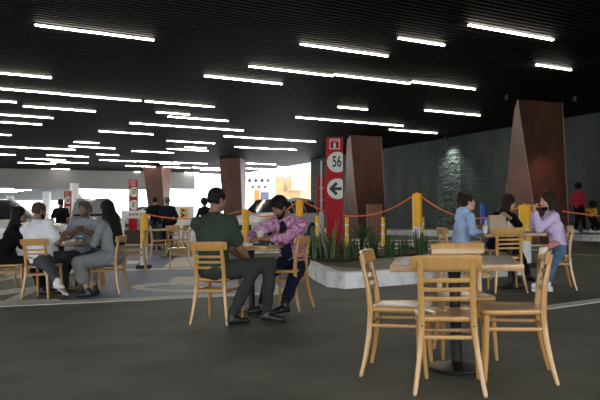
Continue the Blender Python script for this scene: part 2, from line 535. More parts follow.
# wheelchair emblem of the bay, seen almost edge on: ring, seat block, back
def ring_poly(cx, cy, rx, ry, w, a0, a1, n=18):
    o = [(cx + rx * math.cos(R(a0 + (a1 - a0) * i / n)), cy + ry * math.sin(R(a0 + (a1 - a0) * i / n))) for i in range(n + 1)]
    q = [(cx + (rx - w) * math.cos(R(a0 + (a1 - a0) * i / n)), cy + (ry - w * 0.16) * math.sin(R(a0 + (a1 - a0) * i / n))) for i in range(n + 1)]
    return o, q
o_, i_ = ring_poly(184, 287.4, 53, 4.6, 12, 60, 285)
for k in range(len(o_) - 1):
    draped(gp([o_[k], o_[k + 1], i_[k + 1], i_[k]]), M['white_paint'], 0.008, 'floor_marking_emblem')
draped(gp([(168, 284.5), (172, 277.5), (193, 277), (195, 281.5), (205, 281.5), (205, 284)]), M['white_paint'], 0.009, 'floor_marking_emblem')
draped(gp([(163, 267.5), (176, 258), (212, 256.5), (214, 266)]), M['white_paint'], 0.009, 'floor_marking_emblem')
draped(gp([(110, 263.5), (122, 261), (140, 261), (138, 263.5), (122, 265)]), M['white_paint'], 0.009, 'floor_marking_emblem')
draped(gp([(268, 296.5), (262, 284), (272, 283.5), (289, 292.5)]), M['white_paint'], 0.010)
# line right of the front table
draped(gp([(540, 310.6), (540, 306.6), (680, 287.6), (680, 291.2)]), M['white_paint'], 0.006)
# pale bars on the road below the far kerb
for (x0, y0, x1, y1, h) in ((300, 239.2, 560, 241.6, 0.9), (300, 242.6, 560, 245.2, 1.0), (300, 246.8, 560, 249.6, 1.1), (470, 251.5, 700, 257.5, 0.5)):
    draped(gp([(x0, y0 + h), (x1, y1 + h), (x1, y1), (x0, y0)]), M['white_paint'] if h > 0.6 else M['concrete'], 0.004)

# ------------------------------------------------------------------ raised planter island
outl = [(300, 262), (302, 271), (314, 280), (327, 287), (345, 289), (380, 286.8), (420, 283.6), (470, 279.6), (522, 275)]
base_pts = [G(*p) for p in outl]
e_dir = (E2 * 6.5)
back_pts = [base_pts[-1] + E2 * 4.5, base_pts[-1] + E2 * 6.3 - E1 * 2.4, base_pts[0] + E2 * 2.0 + E1 * 1.8]
poly = [Vector((p.x, p.y, 0)) for p in base_pts + back_pts]
KH = 0.235
def inset(poly, d):
    out = []
    n = len(poly)
    for i in range(n):
        a, b_, c = poly[i - 1], poly[i], poly[(i + 1) % n]
        n1 = Vector((-(b_ - a).y, (b_ - a).x, 0)).normalized()
        n2 = Vector((-(c - b_).y, (c - b_).x, 0)).normalized()
        m_ = (n1 + n2); m_ = m_ / max(0.4, m_.length_squared / 2) / 1.0
        out.append(b_ + m_ * d * 0.5 * 1.0 if False else b_ + (n1 + n2).normalized() * d / max(0.5, (n1 + n2).normalized().dot(n1)))
    return out
inn = inset(poly, 0.17)
mb = MB()
n = len(poly)
for i in range(n):
    j = (i + 1) % n
    q = [poly[i], poly[j], inn[j], inn[i]]
    mb.prism([(p.x, p.y) for p in q], lambda p: gz(*p) - 0.05, lambda p: gz(*p) + KH)
tag(mb.build('planter_kerb', M['kerb'], None, smooth=False), 'chipped whitewashed kerb edging the raised planting island', 'kerb')
tag(MB().prism([(p.x, p.y) for p in inn], lambda p: gz(*p) - 0.05, lambda p: gz(*p) + KH - 0.015).build('floor_planter_slab', M['concrete'], None, smooth=False), kind='structure')
soil = [atZ(*a, 0.0) for a in ()]
def GI(px, py):
    return G(px, py, KH - 0.015)
sp = [GI(x, y) for x, y in ((309, 259.5), (312, 261.5), (345, 262.5), (375, 258.5), (398, 256.6), (422, 255.6), (420, 251.2), (400, 250.4), (360, 250.2), (318, 251))]
so = MB().prism([(p.x, p.y) for p in sp], lambda p: gz(*p) + KH - 0.03, lambda p: gz(*p) + KH + 0.02).build('planting_soil', M['soil'], None, smooth=False)
tag(so, kind='stuff', label='dark soil bed filling the planting island below the snake plants', cat='soil')
# ------------------------------------------------------------------ chairs
post_prof = rrect(0.036, 0.028, 0.35)
def rear_y(z):
    """side profile of the back post: bowed, kicked back at the foot and at the top"""
    ks = [(0.0, -0.275), (0.12, -0.245), (0.28, -0.216), (0.45, -0.205), (0.60, -0.218), (0.74, -0.245), (0.85, -0.272)]
    for (z0, y0), (z1, y1) in zip(ks, ks[1:]):
        if z <= z1:
            k = (z - z0) / (z1 - z0)
            return y0 + (y1 - y0) * k
    return ks[-1][1]
def make_chair(label):
    t_ = thing('dining_chair', label, 'chair', (0, 0, 0), 0, 'ladder-back chairs of the food court')
    w = M['wood']
    # seat
    ctrl = [(-0.165, -0.205), (-0.185, -0.12), (-0.205, 0.03), (-0.213, 0.12), (-0.195, 0.172), (-0.12, 0.195), (0, 0.20)]
    ctrl = ctrl + [(-x, y) for x, y in ctrl[-2::-1]]
    outline = [(p.x, p.y) for p in curve_pts([(x, y, 0) for x, y in ctrl], 36)]
    ns = len(outline)
    rings = [(0.95, 0.436), (0.985, 0.440), (1.0, 0.448), (1.0, 0.462), (0.985, 0.470), (0.93, 0.473), (0.75, 0.468), (0.45, 0.462), (0.15, 0.461)]
    vs_ = [(x * k, (y - 0.01) * k + 0.01, z) for k, z in rings for x, y in outline]
    fs_ = [(i * ns + j, i * ns + (j + 1) % ns, (i + 1) * ns + (j + 1) % ns, (i + 1) * ns + j) for i in range(len(rings) - 1) for j in range(ns)]
    fs_ += [tuple(range(ns))[::-1], tuple((len(rings) - 1) * ns + j for j in range(ns))]
    MB().add(vs_, fs_).build('seat', w, t_, angle=60)
    # back posts, one piece from foot to rail
    for sx in (-1, 1):
        pts = []
        for i in range(17):
            z = 0.006 + (0.815) * i / 16
            fx = 0.156 + 0.054 * max(0, (0.42 - z) / 0.42) ** 1.3
            pts.append((sx * fx, rear_y(z), z))
        sc = [(0.80 + 0.35 * min(1, i / 8) - 0.12 * max(0, (i - 9) / 7), 0.95 + 0.5 * math.sin(PI * min(1, i / 15))) for i in range(17)]
        lg = MB().sweep(pts, post_prof, up=Vector((0, 1, 0)), scales=[(a_, b_) for a_, b_ in sc]).build('leg', w, t_)
        MB().tube([(sx * 0.210, rear_y(0), 0.0), (sx * 0.210, rear_y(0), 0.008)], 0.011, 10).build('glide', M['steel'], lg)
        bolt = MB().tube([(sx * 0.156, rear_y(0.42) - 0.0235, 0.415), (sx * 0.156, rear_y(0.42) - 0.018, 0.415)], 0.006, 8).build('bolt', M['black'], lg)
        pts = [(sx * 0.180, 0.145, 0.44), (sx * 0.184, 0.151, 0.30), (sx * 0.190, 0.158, 0.15), (sx * 0.196, 0.168, 0.006)]
        lg = MB().sweep(pts, rrect(0.036, 0.036, 0.4), up=Vector((0, 1, 0)), scales=[1.15, 1.05, 0.9, 0.72]).build('leg', w, t_)
        MB().tube([(sx * 0.196, 0.168, 0.0), (sx * 0.196, 0.168, 0.008)], 0.010, 10).build('glide', M['steel'], lg)
        # side stretcher
        MB().sweep([(sx * 0.166, rear_y(0.34), 0.345), (sx * 0.176, -0.02, 0.345), (sx * 0.184, 0.149, 0.345)], rrect(0.020, 0.028, 0.45)).build('stretcher', w, t_)
    MB().sweep([(-0.160, rear_y(0.34), 0.345), (0, rear_y(0.34) - 0.004, 0.345), (0.160, rear_y(0.34), 0.345)], rrect(0.020, 0.028, 0.45)).build('stretcher', w, t_)
    MB().sweep([(-0.184, 0.149, 0.325), (0, 0.151, 0.325), (0.184, 0.149, 0.325)], rrect(0.020, 0.026, 0.45)).build('stretcher', w, t_)
    # bowed top rail and slats
    def bowed(z, wd, hh, th, bow, name, tilt_, fwd=0.0):
        pts = []
        for i in range(13):
            k = -1 + 2 * i / 12
            pts.append((k * wd, rear_y(z) + fwd - bow * (1 - k * k), z))
        q = []
        prof = rrect(th, hh, 0.45, 4)
        for a_, b_ in prof:
            q.append((a_ - b_ * math.sin(tilt_) * 0.9, b_))
        sc = [(1, 1 - (0.16 * abs(-1 + 2 * i / 12) ** 4 if wd > 0.18 else 0)) for i in range(13)]
        return MB().sweep(pts, q, scales=sc).build(name, w, t_)
    bowed(0.806, 0.211, 0.098, 0.022, 0.030, 'top_rail', 0.22, 0.022)
    for z in (0.697, 0.640, 0.583):
        bowed(z, 0.158, 0.028, 0.013, 0.024, 'slat', 0.15)
    return t_

chair0 = None
def put_chair(p, hd, label):
    global chair0
    p = onf(p.x, p.y)
    if chair0 is None:
        chair0 = make_chair(label)
        place(chair0, p, head(hd))
        return chair0
    return dup(chair0, p, head(hd), label)
def chair_from_rear(px, py, hd, label, back=0.275):
    g_ = G(px, py)
    f = Vector((math.sin(R(hd)), math.cos(R(hd)), 0))
    return put_chair(g_ + f * back, hd, label), g_ + f * back

CH = {}
CH['near'] = chair_from_rear(450, 396.8, 11, 'empty blond ladder-back chair nearest the camera, its back towards us')
CH['left'] = chair_from_rear(366.5, 369.5, 106, 'empty blond ladder-back chair on the left side of the front table')
CH['right'] = chair_from_rear(553.5, 377.5, -77, 'empty blond ladder-back chair on the right side of the front table')
CH['far'] = (put_chair(Vector((1.27, 5.24, 0)), 184, 'empty blond ladder-back chair on the far side of the front table, facing us'), None)
CH['green'] = chair_from_rear(208.5, 325.2, 18, 'blond ladder-back chair carrying the man in the dark green shirt')
CH['pink'] = (put_chair(Vector((-0.17, 8.02, 0)), -66, 'blond ladder-back chair carrying the man in the pink patterned shirt'), Vector((-0.17, 8.02, 0)))
CH['girl_near'] = chair_from_rear(511.5, 293.2, 2, 'empty ladder-back chair between the front table and the three women')
CH['hoodie'] = (put_chair(Vector((2.33, 9.95, 0)), 82, 'ladder-back chair carrying the woman in the pale blue hoodie'), Vector((2.33, 9.95, 0)))
CH['lilac'] = chair_from_rear(574, 288.6, -78, 'ladder-back chair carrying the woman in the lilac sweater')
CH['blacktop'] = (put_chair(Vector((3.12, 10.75, 0)), 170, 'ladder-back chair hidden behind the paper bag, carrying the woman in black'), Vector((3.12, 10.75, 0)))
CH['white'] = chair_from_rear(34.5, 299.8, 8, 'ladder-back chair carrying the heavy man in the white shirt')
CH['grey'] = chair_from_rear(124.5, 293.0, -86, 'ladder-back chair carrying the long-haired woman in grey')
CH['beard'] = (put_chair(Vector((-3.40, 11.0, 0)), 175, 'ladder-back chair beneath the bearded man at the far left table'), Vector((-3.40, 11.0, 0)))
CH['dark'] = (put_chair(Vector((-4.33, 10.25, 0)), 70, 'ladder-back chair carrying the black-clad person left of the white shirt'), Vector((-4.33, 10.25, 0)))
CH['edge'] = (put_chair(Vector((-4.98, 11.3, 0)), 20, 'empty ladder-back chair cut by the left edge of the photo'), None)
CH['behind'] = (put_chair(Vector((-3.35, 13.7, 0)), -100, 'empty ladder-back chair just behind the long-haired woman in grey'), None)
CH['dark2'] = (put_chair(Vector((-3.74, 12.12, 0)), 175, 'ladder-back chair of the black-clad guest beside the bearded man'), Vector((-3.74, 12.12, 0)))
CH['f1'] = chair_from_rear(150, 257.8, 80, 'leftmost of the three empty chairs at the distant table')
CH['f2'] = chair_from_rear(173, 257.2, 15, 'empty chair in the middle of the three at the distant table')
CH['f3'] = chair_from_rear(188, 256.4, -75, 'rightmost of the three empty chairs at the distant table')
CH['mid'] = chair_from_rear(192, 270.5, -100, 'empty chair half hidden behind the man in the dark green shirt')

# ------------------------------------------------------------------ tables
def make_table(label, w=0.82, round_=False, group='pedestal tables of the food court'):
    t_ = thing('pedestal_table', label, 'table', (0, 0, 0), 0, group)
    if round_:
        top = MB().lathe([(w / 2 - 0.012, 0.722), (w / 2, 0.730), (w / 2, 0.757), (w / 2 - 0.012, 0.765), (0.02, 0.765)], 48).build('tabletop', M['edge_wood'], t_)
        MB().lathe([(w / 2 - 0.05, 0.763), (w / 2 - 0.05, 0.7662), (0.02, 0.7662)], 48).build('laminate_inlay', M['laminate'], top)
    else:
        top = MB().box((0, 0, 0.7435), (w, w, 0.043)).build('tabletop', M['edge_wood'], t_, bevel=0.008)
        MB().box((0, 0, 0.765), (w - 0.11, w - 0.11, 0.0025)).build('laminate_inlay', M['laminate'], top, smooth=False)
    MB().box((0, 0, 0.714), (w * 0.62, 0.05, 0.016)).box((0, 0, 0.714), (0.05, w * 0.62, 0.016)).build('spider_plate', M['black_metal'], t_, bevel=0.003)
    MB().lathe([(0.05, 0.70), (0.043, 0.66), (0.038, 0.5), (0.038, 0.06), (0.055, 0.045)][::-1], 24).build('column', M['black_metal'], t_)
    MB().lathe([(0.200, 0.0), (0.205, 0.008), (0.198, 0.022), (0.15, 0.032), (0.09, 0.042), (0.055, 0.055)], 48).build('base', M['black_metal'], t_)
    return t_
def put_table(t_, p, hd):
    place(t_, onf(p.x, p.y), head(hd)); return t_
TBL = {}
TBL['front'] = put_table(make_table('empty square table with grey top and wood edge nearest the camera', 0.85), Vector((1.11, 4.84, 0)), 11)
TBL['men'] = put_table(make_table('square table between the green-shirted man and the man in pink', 0.70), Vector((-0.56, 7.98, 0)), 20)
TBL['girls'] = put_table(make_table('square table where the three women sit with a paper bag', 0.80), G(511, 287.5), 5)
TBL['left'] = put_table(make_table('round table shared by the group at the far left', 0.80, True), Vector((-3.66, 10.5, 0)), 0)
TBL['dist'] = put_table(make_table('empty distant table below the two standing men', 0.80), G(168, 257.0), 20)
# ------------------------------------------------------------------ people: signed distance solids turned into meshes
class SDF:
    def __init__(self, k=0.03):
        self.p = []
        self.k = k
        self.cuts = []
        self.noise = 0.0
        self.nf = 22.0
    def cone(self, a, b, ra, rb, flat=1.0, fd=(0, 1, 0), k=None, flatcap=False):
        self.p.append(('c', np.array(a, float), np.array(b, float), ra, rb, flat, np.array(fd, float), self.k if k is None else k, flatcap)); return self
    def ell(self, c, r, rot=None, k=None):
        self.p.append(('e', np.array(c, float), np.array(r, float), np.array(rot if rot is not None else np.eye(3), float), self.k if k is None else k)); return self
    def cut_plane(self, p, n):
        self.cuts.append(('p', np.array(p, float), np.array(n, float))); return self
    def cut_ell(self, c, r, rot=None):
        self.cuts.append(('e', np.array(c, float), np.array(r, float), np.array(rot if rot is not None else np.eye(3), float))); return self
    @staticmethod
    def _ell(X, c, r, rot):
        q = (X - c) @ rot            # rot columns = local axes
        k0 = np.sqrt(((q / r) ** 2).sum(-1))
        k1 = np.sqrt(((q / (r * r)) ** 2).sum(-1)) + 1e-9
        return k0 * (k0 - 1) / k1
    def mesh(self, h):
        lo = np.full(3, 1e9); hi = np.full(3, -1e9)
        bbs = []
        for q in self.p:
            if q[0] == 'c':
                r = max(q[3], q[4]) * max(1, q[5])
                l, u = np.minimum(q[1], q[2]) - r, np.maximum(q[1], q[2]) + r
            else:
                e = np.abs(q[3]) @ q[2]
                l, u = q[1] - e, q[1] + e
            bbs.append((l, u)); lo = np.minimum(lo, l); hi = np.maximum(hi, u)
        lo -= 3 * h; hi += 3 * h
        n = np.ceil((hi - lo) / h).astype(int) + 1
        D = np.full(n, 0.5, dtype=np.float32)
        ax = [lo[i] + h * np.arange(n[i]) for i in range(3)]
        for q, (l, u) in zip(self.p, bbs):
            kk = q[7] if q[0] == 'c' else q[4]
            mg = kk + 2.5 * h
            i0 = np.maximum(0, np.floor((l - mg - lo) / h).astype(int)); i1 = np.minimum(n, np.ceil((u + mg - lo) / h).astype(int) + 1)
            X = np.stack(np.meshgrid(ax[0][i0[0]:i1[0]], ax[1][i0[1]:i1[1]], ax[2][i0[2]:i1[2]], indexing='ij'), -1)
            if q[0] == 'c':
                _, a, b, ra, rb, flat, fd, _, fc = q
                ba = b - a; L = np.linalg.norm(ba) + 1e-9; w = ba / L
                pa = X - a
                t = pa @ w
                tc = np.clip(t / L, 0, 1)
                lat = pa - (t[..., None]) * w
                if flat != 1.0:
                    v = fd - w * fd.dot(w); v /= np.linalg.norm(v) + 1e-9
                    lv = lat @ v
                    lat = lat + (lv / flat - lv)[..., None] * v
                rl = np.sqrt((lat ** 2).sum(-1))
                ex = t - tc * L
                rr = ra + (rb - ra) * tc
                if fc:
                    d = np.maximum(rl - rr, np.abs(ex))
                else:
                    d = np.sqrt(rl ** 2 + ex ** 2) - rr
            else:
                d = self._ell(X, q[1], q[2], q[3])
            S = D[i0[0]:i1[0], i0[1]:i1[1], i0[2]:i1[2]]
            kk = max(kk, 1e-4)
            hh = np.clip(0.5 + 0.5 * (S - d) / kk, 0, 1)
            S[...] = S * (1 - hh) + d * hh - kk * hh * (1 - hh)
        X = None
        if self.cuts or self.noise:
            X = np.stack(np.meshgrid(*ax, indexing='ij'), -1)
            if self.noise:
                f = self.nf
                D = D + self.noise * (np.sin(f * X[..., 0] + 2.1 * np.sin(f * .7 * X[..., 2])) * np.sin(f * 1.1 * X[..., 2] + 1.7 * np.sin(f * .8 * X[..., 1])) + 0.6 * np.sin(f * 1.9 * (X[..., 2] + 0.5 * X[..., 0] + 0.4 * X[..., 1])))
            for c in self.cuts:
                if c[0] == 'p':
                    D = np.maximum(D, (X - c[1]) @ c[2])
                else:
                    D = np.maximum(D, -self._ell(X, c[1], c[2], c[3]))
        return surface_nets(D, lo, h)

def surface_nets(D, lo, h):
    n = np.array(D.shape)
    s = D < 0
    acc = np.zeros(tuple(n - 1) + (3,), np.float32); cnt = np.zeros(tuple(n - 1), np.float32)
    def sl(o, axis):
        r = [slice(o[i], n[i] - 1 + o[i]) for i in range(3)]
        return tuple(r)
    for axis in range(3):
        others = [i for i in range(3) if i != axis]
        for da in (0, 1):
            for db in (0, 1):
                o0 = [0, 0, 0]; o0[others[0]] = da; o0[others[1]] = db
                o1 = list(o0); o1[axis] = 1
                a, b = D[sl(o0, 0)], D[sl(o1, 0)]
                m = (a < 0) != (b < 0)
                t = np.where(m, a / np.where(m, a - b, 1), 0)
                cnt += m
                acc[..., axis] += t
                acc[..., others[0]] += m * da
                acc[..., others[1]] += m * db
    act = cnt > 0
    idx = np.full(tuple(n - 1), -1, np.int64)
    idx[act] = np.arange(act.sum())
    ii = np.argwhere(act)
    V = lo + h * (ii + acc[act] / cnt[act][:, None])
    faces = []
    for axis in range(3):
        b, c = (axis + 1) % 3, (axis + 2) % 3
        e = [slice(1, n[i] - 1) for i in range(3)]
        e0 = list(e); e0[axis] = slice(0, n[axis] - 1); e1 = list(e); e1[axis] = slice(1, n[axis])
        a0, a1 = s[tuple(e0)], s[tuple(e1)]
        off = np.array([1, 1, 1]); off[axis] = 0
        for flip, m in ((False, a0 & ~a1), (True, ~a0 & a1)):
            q = np.argwhere(m) + off
            if not len(q): continue
            db_ = np.zeros(3, int); db_[b] = 1
            dc = np.zeros(3, int); dc[c] = 1
            g = lambda p: idx[p[:, 0], p[:, 1], p[:, 2]]
            quad = np.stack([g(q), g(q - db_), g(q - db_ - dc), g(q - dc)], 1)
            faces.append(quad[:, ::-1] if flip else quad)
    Fq = np.concatenate(faces)
    return V, Fq

def sdf_obj(name, sdf, h, m, parent=None, flip=False):
    V, Fq = sdf.mesh(h)
    me = bpy.data.meshes.new(name)
    me.from_pydata(V.tolist(), [], Fq.tolist())
    me.polygons.foreach_set('use_smooth', [True] * len(me.polygons))
    me.update()
    return obj(name, me, m, parent)

def rotm(yaw=0, pitch=0, roll=0):
    """columns are right, forward, up. yaw>0 turns to the right, pitch>0 bends forward"""
    m = Matrix.Rotation(-R(yaw), 3, 'Z') @ Matrix.Rotation(-R(pitch), 3, 'X') @ Matrix.Rotation(R(roll), 3, 'Y')
    return np.array(m)

def ik(a, t, l1, l2, pole):
    a = np.array(a, float); t = np.array(t, float)
    d = t - a; L = np.linalg.norm(d)
    if L > (l1 + l2) * 0.999:
        d = d / L * (l1 + l2) * 0.999; t = a + d; L = np.linalg.norm(d)
    w = d / L
    x = (l1 * l1 - l2 * l2 + L * L) / (2 * L)
    y = math.sqrt(max(0, l1 * l1 - x * x))
    p = np.array(pole, float); p = p - w * p.dot(w); p /= np.linalg.norm(p) + 1e-9
    return a + w * x + p * y, t

def skinmat(name, c):
    m = mat(name, c, 0.5, var=0.07, scale=14)
    m.node_tree.nodes['Principled BSDF'].inputs['Subsurface Weight'].default_value = 0.05
    return m
SK = {'tan': skinmat('tan_skin', (0.42, 0.23, 0.15)), 'brown': skinmat('brown_skin', (0.27, 0.14, 0.085)), 'light': skinmat('light_skin', (0.60, 0.36, 0.26)), 'dark': skinmat('deep_brown_skin', (0.10, 0.05, 0.035))}
m_eye = mat('eye_white', (0.7, 0.68, 0.65), 0.2)
m_iris = mat('dark_iris', (0.015, 0.01, 0.008), 0.2)
m_lip = mat('lip', (0.30, 0.10, 0.08), 0.5)
def hairmat(name, c, c2=None):
    return mat(name, c, 0.6, col2=c2 or tuple(x * 2.2 for x in c), scale=30, stretch=(3, 3, 0.6), bump=0.5, bscale=60, spec=0.2)
HM = {'black': hairmat('black_hair', (0.006, 0.005, 0.005)), 'brown': hairmat('dark_brown_hair', (0.016, 0.009, 0.006)), 'grey': hairmat('greying_hair', (0.05, 0.047, 0.043), (0.16, 0.155, 0.15)), 'shaved': hairmat('shaved_hair', (0.045, 0.026, 0.018))}
def cloth(name, c, c2=None, sc=40, rough=0.85, var=0.08, **k):
    return mat(name, c, rough, var=0 if c2 else var, col2=c2, scale=sc, bump=0.15, bscale=120, spec=0.12, **k)

def person(label, loc, hd, sc=1.0, seated=True, skin='tan', h=0.011, build=1.0, belly=0.0, lean=5, lean2=None, side=0, twist=0,
           head_yaw=0, head_pitch=0, head_roll=0, hands=(None, None), poles=(None, None), feet=(None, None), toes=(None, None), kneepole=(None, None),
           hair='short', hairm='black', beard=None, top=None, top_name='shirt', sleeve='short', bottom=None, bottom_name='trousers', shoe=None, female=False,
           hip=(0, -0.03), hipz=None, curl=0.7, cat='person', mask=None, cap=None, face=True, skirt=False, hood=False, palm=None, extra=None, tilt=True, legk=1.0):
    """loc is the floor point under the hips' chair; world targets are turned into the figure's own frame"""
    root_loc = onf(loc.x, loc.y) if tilt != 'raised' else Vector(loc)
    q = TILT @ Quaternion((0, 0, 1), head(hd))
    Minv = (Matrix.Translation(root_loc) @ q.to_matrix().to_4x4()).inverted()
    W = lambda p: np.array(Minv @ Vector(p))
    A = lambda *v: np.array(v, float)
    u = sc
    fr = 0.92 if female else 1.0
    if hipz is None:
        hipz = 0.555 if seated else 0.94 * u
    P = A(hip[0], hip[1], hipz)
    if lean2 is None: lean2 = lean
    R1 = rotm(twist * 0.4, lean, side)
    R2 = rotm(twist, lean2, side)
    Rp = rotm(twist * 0.15, lean * 0.4, side * 0.5)
    Mid = P + R1[:, 2] * 0.20 * u
    NB = Mid + R2[:, 2] * 0.305 * u           # base of the neck
    Rh = rotm(twist + head_yaw, head_pitch, head_roll)
    Rn = rotm(twist + head_yaw * 0.5, (lean2 + head_pitch) * 0.5, head_roll * 0.5)
    HC = NB + Rn[:, 2] * 0.085 * u + Rh[:, 2] * 0.085 * u + Rh[:, 1] * 0.015   # middle of the head, ear level
    sw = 0.178 * u * fr * (0.5 + 0.5 * build)
    SH = [NB - R2[:, 2] * 0.055 * u + R2[:, 0] * sx * sw for sx in (-1, 1)]
    HP = [P + Rp[:, 0] * sx * 0.095 * u - Rp[:, 2] * 0.02 for sx in (-1, 1)]
    ul, fl = 0.285 * u, 0.255 * u
    tl, cl = 0.435 * u * legk, 0.425 * u * legk
    arms = []; legs = []
    for i, sx in enumerate((-1, 1)):
        t_ = hands[i]
        t_ = W(t_) if t_ is not None else SH[i] + A(sx * 0.07, 0.10 if seated else 0.04, -0.50 * u)
        pole = poles[i] if poles[i] is not None else A(sx * 0.6, -0.6, -0.8)
        el, wr = ik(SH[i], t_, ul, fl, pole)
        arms.append((SH[i], el, wr))
        t_ = feet[i]
        if t_ is not None:
            t_ = W(t_)
        else:
            t_ = A(sx * 0.13, 0.42, 0.09) if seated else A(sx * 0.10, 0, 0.085)
        kp = kneepole[i] if kneepole[i] is not None else (A(0, 0.6, 1) if seated else A(0, 1, 0.0))
        kn, an = ik(HP[i], t_, tl, cl, kp)
        legs.append((HP[i], kn, an))
    f1, f2 = R1[:, 1], R2[:, 1]
    bw = build
    def torso(S, g, k=0.05, low=True):
        """g: growth in metres over the bare body"""
        if low:
            S.ell(P + A(0, 0, 0.0), A(0.165 * bw * u * (1.05 if female else 1) + g, 0.125 * bw * u + g, 0.125 * u + g), Rp, k)
        S.ell(P + R1[:, 2] * 0.16 * u + f1 * 0.03 * belly, A(0.142 * bw * fr * u + g + 0.05 * belly, 0.108 * bw * u + g + 0.07 * belly, 0.16 * u + g), R1, k)
        S.ell(Mid + R2[:, 2] * 0.13 * u, A(0.160 * bw * fr * u + g, 0.112 * bw * u + g, 0.17 * u + g), R2, k)
        if female:
            for sx in (-1, 1):
                S.ell(Mid + R2[:, 2] * 0.10 * u + f2 * 0.075 * u + R2[:, 0] * sx * 0.075, A(0.062 + g, 0.055 + g, 0.062 + g), R2, 0.04)
        for sx in (0, 1):
            S.cone(NB - R2[:, 2] * 0.05 * u, SH[sx] - R2[:, 2] * 0.005, 0.058 * u + g, 0.052 * u * (0.5 + 0.5 * bw) + g, k=0.05)
            S.cone(NB + R2[:, 2] * 0.008 * u, (NB * 0.35 + SH[sx] * 0.65), 0.045 * u + g * 0.7, 0.042 * u + g, k=0.05)
    # ---- body
    B = SDF(0.025)
    torso(B, -0.012)
    B.cone(NB - R2[:, 2] * 0.03, HC - Rh[:, 2] * 0.06 - Rh[:, 1] * 0.02, 0.060 * (0.85 if female else 1.0) * (0.6 + 0.4 * bw), 0.052 * (0.88 if female else 1), k=0.03)
    a_s = (0.82 if female else 1.0) * (0.4 + 0.6 * bw)
    for i, sx in enumerate((-1, 1)):
        s_, el, wr = arms[i]
        B.cone(s_, el, 0.050 * a_s, 0.039 * a_s, k=0.03)
        mid = el * 0.65 + wr * 0.35
        B.cone(el, mid, 0.039 * a_s, 0.041 * a_s, k=0.02)
        B.cone(mid, wr, 0.041 * a_s, 0.027 * a_s, k=0.02)
        hand(B, el, wr, sx, curl[i] if hasattr(curl, '__len__') else curl, 0.9 if female else 1.0, palm[i] if palm else None, R2)
        hp, kn, an = legs[i]
        B.cone(hp, kn, 0.078 * bw, 0.050, k=0.04)
        mid = kn * 0.65 + an * 0.35
        B.cone(kn, mid, 0.050, 0.052, k=0.03); B.cone(mid, an, 0.052, 0.034, k=0.02)
        td = toes[i]
        td = (np.array(Minv.to_3x3() @ Vector(td)) if td is not None else A(sx * 0.15, 1, 0)); td = td / np.linalg.norm(td)
        B.cone(an - A(0, 0, 0.03), an - A(0, 0, 0.055) + td * 0.13, 0.035, 0.028, k=0.02)
    hs = 0.95 if female else 1.0
    hd_ = lambda x, y, z: HC + Rh @ (A(x, y, z) * hs)
    B.ell(hd_(0, -0.012, 0.045), A(0.076, 0.096, 0.084) * hs, Rh, 0.02)
    B.ell(hd_(0, 0.028, -0.035), A(0.060, 0.066, 0.078) * hs, Rh, 0.03)
    B.ell(hd_(0, 0.062, -0.088), A(0.030, 0.026, 0.024) * hs, Rh, 0.03)
    if face:
        B.cone(hd_(0, 0.084, 0.012), hd_(0, 0.106, -0.028), 0.008, 0.0125, k=0.012)
        B.cone(hd_(-0.040, 0.072, 0.030), hd_(0.040, 0.072, 0.030), 0.010, 0.010, k=0.015)
        B.cone(hd_(-0.014, 0.086, -0.060), hd_(0.014, 0.086, -0.060), 0.0085, 0.0085, k=0.01)
        for sx in (-1, 1):
            B.ell(hd_(sx * 0.042, 0.062, -0.020), A(0.020, 0.018, 0.020), Rh, 0.02)
    for sx in (-1, 1):
        B.ell(hd_(sx * 0.076, -0.008, -0.002), A(0.011, 0.019, 0.032), Rh @ np.array(Matrix.Rotation(R(sx * -15), 3, 'Z')), 0.008)
    body = sdf_obj('person', B, h, SK[skin])
    body.rotation_mode = 'QUATERNION'
    body.rotation_quaternion = q
    body.location = root_loc
    tag(body, label, cat)
    if face:
        for sx in (-1, 1):
            c = hd_(sx * 0.031, 0.0785, 0.010)
            e = SDF(0).ell(c, A(0.0125, 0.0085, 0.0075), Rh); eo = sdf_obj('eye', e, 0.0035, m_eye, body)
            e = SDF(0).ell(hd_(sx * 0.031, 0.0835, 0.010), A(0.0065, 0.0055, 0.0065), Rh); sdf_obj('iris', e, 0.002, m_iris, eo)
            e = SDF(0).cone(hd_(sx * 0.016, 0.088, 0.028), hd_(sx * 0.046, 0.079, 0.031), 0.0042, 0.003); sdf_obj('eyebrow', e, 0.0025, HM[hairm if hairm != 'shaved' else 'black'], body)
        e = SDF(0).ell(hd_(0, 0.090, -0.060), A(0.021, 0.0075, 0.0065), Rh); sdf_obj('lips', e, 0.003, m_lip, body)
    # ---- hair
    H = SDF(0.02)
    hm = HM[hairm]
    top_g = {'short': 0.016, 'crop': 0.006, 'long': 0.018, 'pony': 0.007, 'bun': 0.007, 'afro': 0.04, 'verylong': 0.02}[hair]
    H.ell(hd_(0, -0.018, 0.050), A(0.078, 0.096, 0.084) * hs + top_g, Rh)
    if hair in ('short', 'crop'):
        H.ell(hd_(0, -0.05, 0.0), A(0.072, 0.066, 0.075) * hs + top_g * 0.5, Rh)
        if hair == 'short': H.ell(hd_(0, 0.03, 0.105), A(0.066, 0.075, 0.038), Rh)
        H.cut_ell(hd_(0, 0.105, -0.030), A(0.088, 0.078, 0.100), Rh)
        H.cut_plane(hd_(0, 0, -0.062), -Rh[:, 2] - 0.35 * Rh[:, 1])
        for sx in (-1, 1):
            H.cut_ell(hd_(sx * 0.09, 0.012, -0.03), A(0.03, 0.035, 0.05), Rh)
    elif hair in ('pony', 'bun'):
        H.ell(hd_(0, -0.045, 0.01), A(0.068, 0.062, 0.070) * hs + 0.004, Rh)
        H.cut_ell(hd_(0, 0.105, -0.035), A(0.090, 0.088, 0.105), Rh)
        for sx in (-1, 1):
            H.cut_ell(hd_(sx * 0.09, 0.022, -0.045), A(0.03, 0.04, 0.05), Rh)
